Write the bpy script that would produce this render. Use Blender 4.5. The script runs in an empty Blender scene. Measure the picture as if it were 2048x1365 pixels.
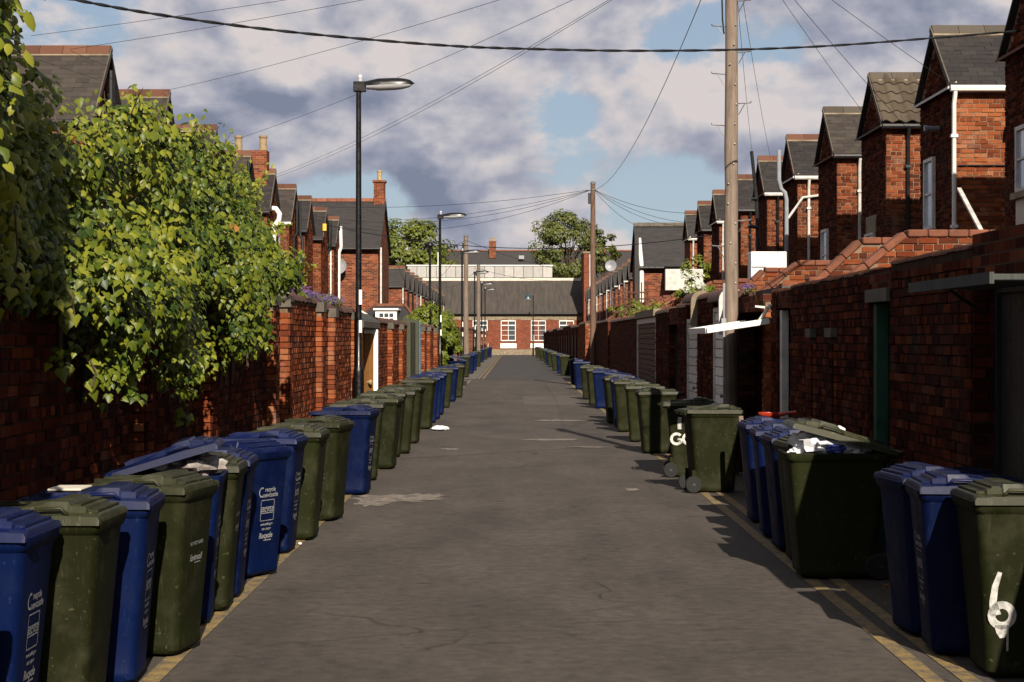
import bpy, math, random
import numpy as np
from mathutils import Vector, Matrix

# ------------------------------------------------------------------ scene, camera, sky, sun
sc = bpy.context.scene
COL = sc.collection
sc.render.engine = 'CYCLES'
sc.cycles.use_denoising = True
sc.cycles.max_bounces = 5
sc.cycles.diffuse_bounces = 3
sc.cycles.glossy_bounces = 3
sc.cycles.transmission_bounces = 4
sc.cycles.transparent_max_bounces = 6
sc.cycles.caustics_reflective = False
sc.cycles.caustics_refractive = False
sc.view_settings.view_transform = 'Standard'
sc.view_settings.look = 'None'
sc.view_settings.gamma = 1.0
sc.view_settings.use_curve_mapping = False
sc.view_settings.exposure = 0.9

EYE = 1.85          # camera height
FPX = 3600.0        # focal length in photo pixels (2048 wide)
VX, VY = 1030.0, 677.0
cam = bpy.data.cameras.new('camera')
cam.sensor_fit = 'HORIZONTAL'; cam.sensor_width = 36.0
cam.lens = FPX / 2048 * 36.0
cam.shift_x = (1024 - VX) / 2048
cam.shift_y = (VY - 682.5) / 2048
cam.clip_start = 0.1; cam.clip_end = 6000
camo = bpy.data.objects.new('camera', cam); COL.objects.link(camo)
camo.location = (0, 0, EYE); camo.rotation_euler = (math.radians(90), 0, 0)
sc.camera = camo

SUN_AZ = 9.5       # degrees to the right of straight behind the camera
SUN_EL = 32.0
a, e = math.radians(SUN_AZ), math.radians(SUN_EL)
SUNV = Vector((math.sin(a) * math.cos(e), -math.cos(a) * math.cos(e), math.sin(e)))
sun = bpy.data.lights.new('sun', 'SUN'); sun.energy = 5.0; sun.angle = math.radians(0.5)
sun.color = (1.0, 0.90, 0.76)
suno = bpy.data.objects.new('sun', sun); COL.objects.link(suno)
suno.rotation_euler = SUNV.to_track_quat('Z', 'Y').to_euler()
suno.location = (10, -20, 30)

world = bpy.data.worlds.new('World'); sc.world = world; world.use_nodes = True
WT = world.node_tree; WT.nodes.clear()


class NT:
    """small wrapper to wire nodes"""
    def __init__(s, tree): s.t = tree
    def n(s, typ, ins=None, **kw):
        nd = s.t.nodes.new(typ)
        for k, v in kw.items(): setattr(nd, k, v)
        for k, v in (ins or {}).items(): s.put(nd, k, v)
        return nd
    def put(s, nd, k, v):
        sock = nd.inputs[k]
        if isinstance(v, bpy.types.NodeSocket): s.t.links.new(v, sock)
        elif isinstance(v, bpy.types.Node): s.t.links.new(v.outputs[0], sock)
        else: sock.default_value = v
    def math(s, op, a, b=0.0, c=None, clamp=False):
        nd = s.n('ShaderNodeMath', {0: a, 1: b}, operation=op, use_clamp=clamp)
        if c is not None: s.put(nd, 2, c)
        return nd.outputs[0]
    def vmath(s, op, a, b=(0, 0, 0)):
        nd = s.n('ShaderNodeVectorMath', {0: a, 1: b}, operation=op)
        return nd.outputs['Value'] if op in ('DOT_PRODUCT', 'LENGTH', 'DISTANCE') else nd.outputs[0]
    def noise(s, vec, scale, detail=4, rough=0.5, dist=0.0):
        nd = s.n('ShaderNodeTexNoise', {'Scale': scale, 'Detail': detail, 'Roughness': rough, 'Distortion': dist})
        if vec is not None: s.put(nd, 'Vector', vec)
        return nd.outputs[0]
    def ramp(s, fac, stops, interp='LINEAR'):
        nd = s.n('ShaderNodeValToRGB', {'Fac': fac}); r = nd.color_ramp; r.interpolation = interp
        while len(r.elements) < len(stops): r.elements.new(0.5)
        for el, (p, c) in zip(r.elements, stops):
            el.position = p; el.color = (*c, 1) if len(c) == 3 else c
        return nd.outputs[0]
    def mix(s, fac, a, b, mode='MIX'):
        nd = s.n('ShaderNodeMix', data_type='RGBA', blend_type=mode)
        ins = [i for i in nd.inputs if i.enabled]
        for sock, v in zip((nd.inputs[0], nd.inputs[6], nd.inputs[7]), (fac, a, b)):
            if isinstance(v, bpy.types.NodeSocket): s.t.links.new(v, sock)
            else: sock.default_value = (*v, 1) if isinstance(v, (tuple, list)) and len(v) == 3 else v
        return nd.outputs[2]
    def maprange(s, v, a, b, c=0.0, d=1.0, smooth=False):
        nd = s.n('ShaderNodeMapRange', {0: v, 1: a, 2: b, 3: c, 4: d})
        if smooth: nd.interpolation_type = 'SMOOTHSTEP'
        return nd.outputs[0]


def build_sky():
    N = NT(WT)
    world.cycles.sampling_method = 'MANUAL'; world.cycles.sample_map_resolution = 256
    out = N.n('ShaderNodeOutputWorld'); bg = N.n('ShaderNodeBackground', {'Strength': 0.05})
    WT.links.new(bg.outputs[0], out.inputs[0])
    sky = N.n('ShaderNodeTexSky', sky_type='NISHITA', sun_disc=False,
              sun_elevation=math.radians(SUN_EL), sun_rotation=math.radians(180 - SUN_AZ))
    sky.air_density = 1.0; sky.dust_density = 0.3; sky.ozone_density = 1.0
    tc = N.n('ShaderNodeTexCoord').outputs['Generated']
    base = N.vmath('ADD', N.vmath('MULTIPLY', tc, (1.0, 1.0, 1.55)), SKY_OFF)
    d0 = N.noise(base, 8.2, 9, 0.55, 0.12)
    d1 = N.noise(N.vmath('ADD', base, (0.005, -0.003, 0.018)), 8.2, 4, 0.48, 0.12)
    broad = N.noise(N.vmath('ADD', base, (7.0, 0, 0)), 4.6, 2, 0.5)
    def lobe(px, py, k):
        d = Vector(((px - VX) / FPX, 1, (VY - py) / FPX)).normalized()
        return N.maprange(N.vmath('DOT_PRODUCT', tc, tuple(d)), math.cos(k), 1.0, 0, 1, True)
    cov = N.math('SUBTRACT', d0, N.math('MULTIPLY', lobe(1030, 262, 0.055), 0.125))
    cov = N.math('SUBTRACT', cov, N.math('MULTIPLY', lobe(1370, 365, 0.050), 0.08))
    cov = N.math('ADD', cov, N.math('MULTIPLY', lobe(980, 420, 0.060), 0.07))
    mask = N.maprange(cov, 0.385, 0.460, 0, 1, True)
    light = N.math('ADD', N.math('MULTIPLY', N.math('SUBTRACT', d0, d1), 7.0), 0.66)
    light = N.math('ADD', light, N.math('MULTIPLY', N.math('SUBTRACT', broad, 0.5), 1.6))
    thin = N.maprange(cov, 0.42, 0.62, 0.16, -0.10)
    lit = N.maprange(N.math('ADD', light, thin), -0.05, 1.05, 0, 1)
    k = SKY_K
    cl = N.ramp(lit, [(0.0, (2.4 * k, 2.75 * k, 3.8 * k)), (0.40, (4.1 * k, 4.25 * k, 5.2 * k)), (0.72, (6.2 * k, 6.05 * k, 6.5 * k)), (1.0, (7.9 * k, 7.2 * k, 7.1 * k))])
    blue = N.mix(1.0, N.mix(0.7, sky.outputs[0], (3.9, 4.9, 6.3)), (k, k, k), 'MULTIPLY')
    N.put(bg, 'Color', N.mix(mask, blue, cl))


SKY_K = 0.93
SKY_OFF = (5.2, 1.7, 0.578)
build_sky()


# ------------------------------------------------------------------ small geometry library
def W(px, py, Y):
    """point of the place seen at photo pixel (px, py) that stands Y metres down the lane"""
    return Vector(((px - VX) * Y / FPX, Y, EYE + (VY - py) * Y / FPX))


def proj(p):
    y = max(p[1], 0.01)
    return VX + FPX * p[0] / y, VY - FPX * (p[2] - EYE) / y


class MB:
    def __init__(s): s.v = []; s.f = []
    def add(s, vs, fs):
        o = len(s.v); s.v += [tuple(x) for x in vs]; s.f += [tuple(i + o for i in q) for q in fs]; return s
    def box(s, x0, x1, y0, y1, z0, z1):
        return s.add([(x0, y0, z0), (x1, y0, z0), (x1, y1, z0), (x0, y1, z0), (x0, y0, z1), (x1, y0, z1), (x1, y1, z1), (x0, y1, z1)],
                     [(0, 3, 2, 1), (4, 5, 6, 7), (0, 1, 5, 4), (1, 2, 6, 5), (2, 3, 7, 6), (3, 0, 4, 7)])
    def obox(s, c, u, v, w):
        c, u, v, w = map(Vector, (c, u, v, w))
        pts = [c + a * u + b * v + d * w for d in (-1, 1) for a, b in ((-1, -1), (1, -1), (1, 1), (-1, 1))]
        return s.add(pts, [(0, 3, 2, 1), (4, 5, 6, 7), (0, 1, 5, 4), (1, 2, 6, 5), (2, 3, 7, 6), (3, 0, 4, 7)])
    def bar(s, p, q, t, h=None):
        p, q = Vector(p), Vector(q); d = (q - p); L = d.length; d.normalize()
        up = Vector((0, 0, 1)) if abs(d.z) < 0.9 else Vector((1, 0, 0))
        u = d.cross(up).normalized(); v = u.cross(d)
        return s.obox((p + q) / 2, u * t / 2, v * (h or t) / 2, d * L / 2)
    def prism(s, poly, ext, axis):
        """poly: 3d points; ext: vector"""
        n = len(poly); ext = Vector(ext)
        a = [Vector(p) for p in poly]; b = [p + ext for p in a]
        return s.add(a + b, [tuple(range(n))[::-1], tuple(range(n, 2 * n))] + [(i, (i + 1) % n, n + (i + 1) % n, n + i) for i in range(n)])
    def tube(s, pts, r, n=8, cap=True):
        pts = [Vector(p) for p in pts]; m = len(pts)
        rs = r if isinstance(r, (list, tuple)) else [r] * m
        o = len(s.v); u = None
        for i, p in enumerate(pts):
            d = (pts[min(i + 1, m - 1)] - pts[max(i - 1, 0)]).normalized()
            if u is None:
                up = Vector((0, 0, 1)) if abs(d.z) < 0.9 else Vector((1, 0, 0)); u = d.cross(up).normalized()
            else:
                u = (u - d * u.dot(d)).normalized()
            w = d.cross(u)
            for k in range(n):
                t = 2 * math.pi * k / n; s.v.append(tuple(p + (u * math.cos(t) + w * math.sin(t)) * rs[i]))
        for i in range(m - 1):
            for k in range(n):
                k2 = (k + 1) % n; s.f.append((o + i * n + k, o + i * n + k2, o + (i + 1) * n + k2, o + (i + 1) * n + k))
        if cap:
            s.f.append(tuple(o + k for k in range(n))[::-1]); s.f.append(tuple(o + (m - 1) * n + k for k in range(n)))
        return s
    def lathe(s, prof, c, axis, n=16):
        """prof: (radius, along)"""
        c = Vector(c); axis = Vector(axis).normalized()
        up = Vector((0, 0, 1)) if abs(axis.z) < 0.9 else Vector((1, 0, 0))
        u = axis.cross(up).normalized(); w = axis.cross(u); o = len(s.v)
        for r, h in prof:
            for k in range(n):
                t = 2 * math.pi * k / n; s.v.append(tuple(c + axis * h + (u * math.cos(t) + w * math.sin(t)) * r))
        for i in range(len(prof) - 1):
            for k in range(n):
                k2 = (k + 1) % n; s.f.append((o + i * n + k, o + i * n + k2, o + (i + 1) * n + k2, o + (i + 1) * n + k))
        s.f.append(tuple(o + k for k in range(n))[::-1]); s.f.append(tuple(o + (len(prof) - 1) * n + k for k in range(n)))
        return s


ROOT = {}


def make_mesh(name, mb, smooth=False, off=None):
    me = bpy.data.meshes.new(name)
    v = mb.v if off is None else [(x - off[0], y - off[1], z - off[2]) for x, y, z in mb.v]
    me.from_pydata(v, [], mb.f)
    if smooth:
        me.polygons.foreach_set('use_smooth', [True] * len(me.polygons))
    me.update()
    return me


def auto_smooth(me, deg=40):
    try:
        me.set_sharp_from_angle(angle=math.radians(deg))
    except Exception:
        pass


def obj(name, mb, mat, parent=None, smooth=False, bevel=0.0, kind=None):
    off = ROOT[parent.name] if parent is not None else None
    me = mb if isinstance(mb, bpy.types.Mesh) else make_mesh(name, mb, smooth, off)
    if smooth: auto_smooth(me)
    if mat is not None and not me.materials: me.materials.append(M[mat] if isinstance(mat, str) else mat)
    o = bpy.data.objects.new(name, me); COL.objects.link(o)
    if parent is not None:
        o.parent = parent; ROOT[o.name] = off
    else:
        ROOT[o.name] = Vector((0, 0, 0))
    if bevel:
        b = o.modifiers.new('bevel', 'BEVEL'); b.width = bevel; b.segments = 1; b.limit_method = 'ANGLE'
    if kind: o['kind'] = kind
    return o


def tag(o, label, cat, group=None):
    o['label'] = label; o['category'] = cat
    if group: o['group'] = group
    return o


def thing(name, label, cat, loc=(0, 0, 0), group=None):
    o = bpy.data.objects.new(name, None); COL.objects.link(o); o.location = loc; o.empty_display_size = 0.2
    ROOT[o.name] = Vector(loc); return tag(o, label, cat, group)


def struct(name, mb, mat, smooth=False):
    return obj(name, mb, mat, None, smooth, 0, 'structure')


ORD = ['zeroth', 'first', 'second', 'third', 'fourth', 'fifth', 'sixth', 'seventh', 'eighth', 'ninth', 'tenth', 'eleventh', 'twelfth',
       'thirteenth', 'fourteenth', 'fifteenth', 'sixteenth', 'seventeenth', 'eighteenth', 'nineteenth', 'twentieth', 'twenty-first',
       'twenty-second', 'twenty-third', 'twenty-fourth', 'twenty-fifth', 'twenty-sixth', 'twenty-seventh', 'twenty-eighth',
       'twenty-ninth', 'thirtieth', 'thirty-first', 'thirty-second', 'thirty-third', 'thirty-fourth', 'thirty-fifth']

# ------------------------------------------------------------------ materials
M = {}
ALB = 0.66      # overall reflectance level of the weathered surfaces


def newmat(name):
    m = bpy.data.materials.new(name); m.use_nodes = True; m.node_tree.nodes.clear()
    N = NT(m.node_tree); out = N.n('ShaderNodeOutputMaterial'); b = N.n('ShaderNodeBsdfPrincipled')
    m.node_tree.links.new(b.outputs[0], out.inputs[0]); M[name] = m
    return m, N, b, out


def island_random(N, k=7.31):
    g = N.n('ShaderNodeNewGeometry'); oi = N.n('ShaderNodeObjectInfo')
    return N.math('FRACT', N.math('ADD', g.outputs['Random Per Island'], N.math('MULTIPLY', oi.outputs['Random'], k)))


def pos(N): return N.n('ShaderNodeNewGeometry').outputs['Position']


def bump(N, b, h, strength=0.3, dist=0.01):
    bp = N.n('ShaderNodeBump', {'Height': h, 'Strength': strength, 'Distance': dist}); N.put(b, 'Normal', bp.outputs[0])


def simple(name, col, rough=0.6, vary=0.25, scale=9.0, spec=0.4, metal=0.0, bmp=0.0, col2=None, stretch=None):
    m, N, b, _ = newmat(name)
    v = N.n('ShaderNodeTexCoord').outputs['Object']
    if stretch: v = N.vmath('MULTIPLY', v, stretch)
    n1 = N.noise(v, scale, 6, 0.6); c2 = col2 or tuple(c * (1 - vary) for c in col)
    oi = N.n('ShaderNodeObjectInfo').outputs['Random']
    c = N.mix(N.maprange(n1, 0.35, 0.68), c2, col)
    c = N.mix(1.0, c, N.ramp(oi, [(0, (0.84, 0.84, 0.84)), (1, (1.1, 1.1, 1.1))]), 'MULTIPLY')
    kk = 0.85 if max(col) > 0.6 else ALB
    N.put(b, 'Base Color', N.mix(1.0, c, (kk, kk, kk), 'MULTIPLY')); b.inputs['Roughness'].default_value = rough; b.inputs['Metallic'].default_value = metal
    b.inputs['Specular IOR Level'].default_value = spec
    N.put(b, 'Roughness', N.maprange(n1, 0.3, 0.7, max(rough - 0.1, 0.05), min(rough + 0.12, 1)))
    if bmp: bump(N, b, N.noise(v, scale * 6, 4, 0.6), bmp, 0.004)
    return m


def brick_piece(name, stops, pale=0.25, soot=0.5):
    """material of single bricks: each brick its own tone"""
    m, N, b, _ = newmat(name)
    r = island_random(N); p = pos(N)
    c = N.ramp(r, stops)
    n2 = N.noise(p, 26, 5, 0.65); c = N.mix(N.maprange(n2, 0.30, 0.75, 0.5, 0.0), c, N.mix(1.0, c, (0.45, 0.42, 0.42), 'MULTIPLY'))
    blotch = N.noise(p, 1.1, 5, 0.6)
    c = N.mix(N.maprange(blotch, 0.48, 0.72, 0, soot), c, (0.045, 0.032, 0.028))
    wht = N.noise(N.vmath('ADD', p, (13, 5, 2)), 2.7, 6, 0.65)
    c = N.mix(N.maprange(wht, 0.56, 0.78, 0, pale), c, (0.38, 0.25, 0.18))
    N.put(b, 'Base Color', N.mix(1.0, c, (ALB, ALB, ALB), 'MULTIPLY')); b.inputs['Roughness'].default_value = 0.95; b.inputs['Specular IOR Level'].default_value = 0.02
    bump(N, b, N.noise(p, 90, 5, 0.7), 0.6, 0.006)
    return m


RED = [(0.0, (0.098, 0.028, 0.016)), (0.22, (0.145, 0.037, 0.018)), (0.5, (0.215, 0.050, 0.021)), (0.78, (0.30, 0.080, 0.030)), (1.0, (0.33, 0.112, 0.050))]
DARK_SHADE = [(0.0, (0.030, 0.009, 0.006)), (0.3, (0.060, 0.014, 0.008)), (0.65, (0.105, 0.022, 0.010)), (0.9, (0.155, 0.036, 0.014)), (1.0, (0.19, 0.062, 0.030))]  # dark brick, tone lowered further to paint in the shade of unlit walls
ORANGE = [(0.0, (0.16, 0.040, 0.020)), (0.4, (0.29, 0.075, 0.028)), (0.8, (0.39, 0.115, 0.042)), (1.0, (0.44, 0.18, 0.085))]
brick_piece('brick_red', RED, 0.7, 0.65)
brick_piece('brick_dark_shade', DARK_SHADE, 0.22, 0.6)
brick_piece('brick_orange', ORANGE, 0.6, 0.35)  # orange brick; also paints sunlight onto pier sides and the garage jamb


def brick_sheet(name, tone, mortar, course=0.075):
    """brickwork too far off to build brick by brick"""
    m, N, b, _ = newmat(name)
    g = N.n('ShaderNodeNewGeometry'); sp = N.n('ShaderNodeSeparateXYZ', {0: g.outputs['Position']}); sn = N.n('ShaderNodeSeparateXYZ', {0: g.outputs['Normal']})
    ax = N.math('GREATER_THAN', N.math('ABSOLUTE', sn.outputs[0]), 0.7)
    u = N.math('ADD', N.math('MULTIPLY', ax, sp.outputs[1]), N.math('MULTIPLY', N.math('SUBTRACT', 1.0, ax), sp.outputs[0]))
    v = N.n('ShaderNodeCombineXYZ', {0: u, 1: sp.outputs[2], 2: 0.0})
    bt = N.n('ShaderNodeTexBrick', {'Vector': v.outputs[0], 'Color1': (0, 0, 0, 1), 'Color2': (1, 1, 1, 1), 'Mortar': (0, 0, 0, 1), 'Scale': 1.0,
                                    'Mortar Size': 0.006, 'Mortar Smooth': 0.1, 'Bias': 0.0, 'Brick Width': 0.235, 'Row Height': course})
    c = N.ramp(bt.outputs['Color'], tone)
    n1 = N.noise(g.outputs['Position'], 1.3, 5, 0.6); c = N.mix(N.maprange(n1, 0.45, 0.75, 0, 0.55), c, (0.05, 0.034, 0.028))
    n2 = N.noise(g.outputs['Position'], 9, 5, 0.6); c = N.mix(N.maprange(n2, 0.60, 0.8, 0, 0.35), c, (0.34, 0.22, 0.15))
    c = N.mix(bt.outputs['Fac'], c, mortar)
    N.put(b, 'Base Color', N.mix(1.0, c, (ALB, ALB, ALB), 'MULTIPLY')); b.inputs['Roughness'].default_value = 0.95; b.inputs['Specular IOR Level'].default_value = 0.02
    bump(N, b, N.math('SUBTRACT', 1.0, bt.outputs['Fac']), 0.5, 0.01)
    return m


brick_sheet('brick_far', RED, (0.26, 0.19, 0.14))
brick_sheet('brick_far_dark_shade', DARK_SHADE, (0.085, 0.058, 0.042))
brick_sheet('brick_hall', [(0.0, (0.17, 0.050, 0.030)), (0.5, (0.24, 0.072, 0.040)), (1.0, (0.29, 0.098, 0.058))], (0.24, 0.10, 0.065))
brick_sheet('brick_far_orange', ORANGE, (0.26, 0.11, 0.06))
simple('mortar', (0.33, 0.225, 0.145), 0.95, 0.5, 6, 0.02, bmp=0.5)
simple('mortar_dark_shade', (0.085, 0.052, 0.036), 0.95, 0.5, 6, 0.02, bmp=0.5)  # mortar darkened along with the shade-toned brick
simple('stone', (0.36, 0.29, 0.20), 0.9, 0.45, 5, 0.2, bmp=0.5)
simple('stone_dark', (0.17, 0.145, 0.115), 0.9, 0.45, 5, 0.2, bmp=0.5)
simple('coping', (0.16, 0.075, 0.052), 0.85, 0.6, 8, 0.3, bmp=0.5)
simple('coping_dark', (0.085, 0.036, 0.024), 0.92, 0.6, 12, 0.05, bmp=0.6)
simple('coping_red', (0.25, 0.088, 0.047), 0.85, 0.45, 7, 0.3, bmp=0.4)
simple('white_paint', (0.80, 0.78, 0.74), 0.45, 0.12, 5, 0.4)
simple('white_old', (0.66, 0.63, 0.58), 0.55, 0.35, 7, 0.4)
simple('grey_plastic', (0.36, 0.37, 0.40), 0.45, 0.2, 6, 0.4)
simple('black_iron', (0.005, 0.0045, 0.005), 0.33, 0.3, 14, 0.35)
simple('black_plastic', (0.010, 0.010, 0.011), 0.5, 0.3, 10, 0.4)
simple('rim_grey', (0.06, 0.058, 0.055), 0.5, 0.3, 20, 0.3)
simple('rubber', (0.022, 0.021, 0.020), 0.8, 0.4, 30, 0.3)
simple('lead', (0.13, 0.13, 0.135), 0.6, 0.3, 7, 0.4)
simple('pot_buff', (0.50, 0.36, 0.20), 0.85, 0.4, 9, 0.2)
simple('green_paint', (0.018, 0.090, 0.052), 0.5, 0.35, 6, 0.4)
simple('olive_paint', (0.060, 0.066, 0.030), 0.6, 0.4, 9, 0.3)
simple('blue_pipe', (0.10, 0.16, 0.22), 0.5, 0.2, 6, 0.3)
simple('brown_paint', (0.11, 0.045, 0.025), 0.6, 0.4, 8, 0.3)
simple('red_plastic', (0.55, 0.050, 0.018), 0.35, 0.2, 8, 0.5)
simple('bag_white', (0.78, 0.78, 0.82), 0.35, 0.15, 12, 0.5)
simple('bag_blue', (0.06, 0.09, 0.45), 0.35, 0.2, 12, 0.5)
simple('bag_grey', (0.34, 0.30, 0.27), 0.3, 0.4, 20, 0.6)
simple('decal_white', (0.50, 0.50, 0.50), 0.6, 0.6, 45, 0.2)
simple('paint_white', (0.66, 0.65, 0.61), 0.7, 0.55, 30, 0.2)
simple('steel', (0.35, 0.35, 0.35), 0.4, 0.3, 14, 0.5, 0.8)
simple('lamp_glass', (0.55, 0.55, 0.56), 0.15, 0.1, 4, 0.6)
simple('yellow_cap', (0.70, 0.45, 0.06), 0.5, 0.2, 8, 0.4)
simple('dead_leaf', (0.42, 0.17, 0.02), 0.7, 0.5, 30, 0.3)
simple('concrete', (0.22, 0.20, 0.175), 0.95, 0.35, 2.0, 0.2, bmp=0.4)
simple('teal_lamp', (0.03, 0.075, 0.085), 0.35, 0.2, 4, 0.5)
simple('lawn_dark', (0.05, 0.065, 0.02), 0.95, 0.4, 2, 0.1)
simple('slate_far', (0.046, 0.040, 0.039), 0.75, 0.45, 1.6, 0.35, bmp=0.3, stretch=(1.5, 1.5, 9))
simple('slate_hall', (0.088, 0.073, 0.062), 0.8, 0.5, 1.5, 0.2, col2=(0.052, 0.045, 0.040), stretch=(2.2, 0.3, 0.12))
simple('roof_ridge', (0.30, 0.115, 0.065), 0.85, 0.4, 5, 0.2)
simple('panel_grey', (0.50, 0.48, 0.45), 0.6, 0.2, 3, 0.3)
simple('render_pale', (0.62, 0.56, 0.47), 0.9, 0.25, 3, 0.2)


def pieces(name, stops, rough=0.75, spec=0.35, n=40, bm=0.4, moss=None):
    m, N, b, _ = newmat(name); r = island_random(N); p = pos(N)
    c = N.ramp(r, stops); n2 = N.noise(p, n, 5, 0.6)
    c = N.mix(N.maprange(n2, 0.3, 0.7, 0.45, 0.0), c, N.mix(1.0, c, (0.5, 0.5, 0.5), 'MULTIPLY'))
    if moss: c = N.mix(N.maprange(N.noise(p, 3.3, 6, 0.65), 0.56, 0.72, 0, 0.7), c, moss)
    N.put(b, 'Base Color', N.mix(1.0, c, (ALB, ALB, ALB), 'MULTIPLY')); b.inputs['Roughness'].default_value = rough; b.inputs['Specular IOR Level'].default_value = spec
    bump(N, b, N.noise(p, n * 2, 4, 0.65), bm, 0.004)
    return m


pieces('slate', [(0, (0.030, 0.026, 0.026)), (0.5, (0.037, 0.032, 0.031)), (1, (0.050, 0.042, 0.039))], 0.75, 0.2)
pieces('slate_brown', [(0, (0.036, 0.028, 0.023)), (0.5, (0.048, 0.037, 0.030)), (1, (0.066, 0.051, 0.041))], 0.8, moss=(0.075, 0.062, 0.042))
pieces('pantile', [(0, (0.085, 0.063, 0.043)), (0.5, (0.11, 0.083, 0.057)), (1, (0.14, 0.108, 0.076))], 0.85, 0.2, 25, 0.5, moss=(0.06, 0.048, 0.034))
pieces('ridge_tile', [(0, (0.10, 0.042, 0.026)), (0.5, (0.145, 0.060, 0.035)), (1, (0.19, 0.085, 0.050))], 0.85, 0.25)
pieces('ridge_grey', [(0, (0.075, 0.062, 0.048)), (1, (0.12, 0.10, 0.078))], 0.85, 0.25)


def plastic(name, base, scuff, rough=0.42):
    m, N, b, _ = newmat(name)
    tc = N.n('ShaderNodeTexCoord').outputs['Object']; oi = N.n('ShaderNodeObjectInfo').outputs['Random']
    v = N.vmath('ADD', tc, N.n('ShaderNodeCombineXYZ', {0: N.math('MULTIPLY', oi, 91.0), 1: N.math('MULTIPLY', oi, 37.0), 2: 0.0}).outputs[0])
    c = N.mix(oi, tuple(x * 0.75 for x in base), tuple(min(x * 1.2, 1) for x in base))
    big = N.noise(v, 4.5, 7, 0.65)
    c = N.mix(N.maprange(big, 0.48, 0.74, 0, 0.75), c, scuff)
    scr = N.noise(N.vmath('MULTIPLY', v, (60, 60, 5)), 1.0, 3, 0.6)
    c = N.mix(N.maprange(scr, 0.62, 0.76, 0, 0.5), c, tuple(min(1, x * 1.5) for x in scuff))
    spots = N.noise(v, 34, 2, 0.5); c = N.mix(N.maprange(spots, 0.67, 0.74, 0, 0.7), c, tuple(min(1, x * 1.7) for x in scuff))
    N.put(b, 'Base Color', N.mix(1.0, c, (ALB, ALB, ALB), 'MULTIPLY')); N.put(b, 'Roughness', N.maprange(big, 0.3, 0.75, rough - 0.06, rough + 0.28))
    b.inputs['Specular IOR Level'].default_value = 0.08 if 'lid' not in name else 0.2
    bump(N, b, N.noise(v, 130, 3, 0.6), 0.12, 0.002)
    return m


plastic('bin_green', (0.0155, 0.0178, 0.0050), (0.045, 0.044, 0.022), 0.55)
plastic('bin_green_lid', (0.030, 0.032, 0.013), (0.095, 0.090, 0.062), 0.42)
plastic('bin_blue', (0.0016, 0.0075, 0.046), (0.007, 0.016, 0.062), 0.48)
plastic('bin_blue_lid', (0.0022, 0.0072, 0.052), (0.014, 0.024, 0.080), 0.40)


def asphalt(name, dark, light, warm=0.0):
    m, N, b, _ = newmat(name); p = pos(N)
    g = N.noise(p, 160, 3, 0.7)
    mid = N.noise(N.vmath('MULTIPLY', p, (1.0, 0.42, 1)), 1.1, 7, 0.6)
    lanes = N.noise(N.vmath('MULTIPLY', p, (1.6, 0.09, 1)), 1.0, 4, 0.5)
    c = N.mix(N.maprange(mid, 0.32, 0.70), dark, light)
    c = N.mix(N.maprange(lanes, 0.35, 0.7, 0.0, 0.35), c, tuple(x * 1.22 for x in light))
    c = N.mix(N.maprange(g, 0.3, 0.75, 0.35, 0.0), c, tuple(x * 0.45 for x in dark))
    st = N.noise(N.vmath('MULTIPLY', p, (1.6, 3.1, 1)), 1.25, 7, 0.62)
    c = N.mix(N.maprange(st, 0.60, 0.72, 0, 0.7), c, tuple(x * 0.32 for x in dark))
    pale = N.noise(N.vmath('ADD', N.vmath('MULTIPLY', p, (0.9, 2.6, 1)), (31, 7, 0)), 1.6, 8, 0.68)
    c = N.mix(N.maprange(pale, 0.66, 0.78, 0, 0.45), c, (0.20, 0.175, 0.15))
    oil = N.noise(N.vmath('ADD', N.vmath('MULTIPLY', p, (1.5, 4.6, 1)), (5, 3, 0)), 1.7, 5, 0.6)
    c = N.mix(N.maprange(oil, 0.665, 0.74, 0, 0.65), c, tuple(x * 0.40 for x in dark))
    chips = N.noise(p, 38, 1, 0.5); c = N.mix(N.maprange(chips, 0.775, 0.80, 0, 0.7), c, (0.34, 0.31, 0.27))
    wv = N.vmath('ADD', p, N.vmath('MULTIPLY', N.vmath('SUBTRACT', N.n('ShaderNodeTexNoise', {'Vector': p, 'Scale': 1.3, 'Detail': 4.0}).outputs['Color'], (0.5, 0.5, 0.5)), (0.9, 0.9, 0.0)))
    vo = N.n('ShaderNodeTexVoronoi', {'Vector': wv, 'Scale': 0.42}, feature='DISTANCE_TO_EDGE')
    crack = N.math('MULTIPLY', N.maprange(vo.outputs['Distance'], 0.0, 0.010, 1, 0), N.maprange(N.noise(p, 0.6, 3, 0.5), 0.46, 0.60))
    c = N.mix(N.math('MULTIPLY', crack, 0.7), c, tuple(x * 0.35 for x in dark))
    agg = N.noise(p, 70, 2, 0.6); c = N.mix(N.maprange(agg, 0.60, 0.72, 0, 0.35), c, (0.21, 0.19, 0.165))
    mot = N.noise(p, 9.0, 5, 0.65); c = N.mix(1.0, c, N.ramp(mot, [(0.3, (0.70, 0.70, 0.71)), (0.7, (1.26, 1.25, 1.23))]), 'MULTIPLY')
    N.put(b, 'Base Color', N.mix(1.0, c, (ALB, ALB, ALB), 'MULTIPLY')); b.inputs['Roughness'].default_value = 0.9; b.inputs['Specular IOR Level'].default_value = 0.25
    bump(N, b, N.math('ADD', g, N.math('MULTIPLY', N.noise(p, 14, 4, 0.6), 0.5)), 0.45, 0.008)
    return m


asphalt('asphalt', (0.054, 0.045, 0.038), (0.112, 0.093, 0.078))
asphalt('asphalt_far', (0.052, 0.047, 0.046), (0.068, 0.061, 0.058))
asphalt('asphalt_patch', (0.095, 0.080, 0.068), (0.125, 0.106, 0.090))
asphalt('asphalt_seam', (0.020, 0.018, 0.017), (0.028, 0.025, 0.023))


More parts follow.
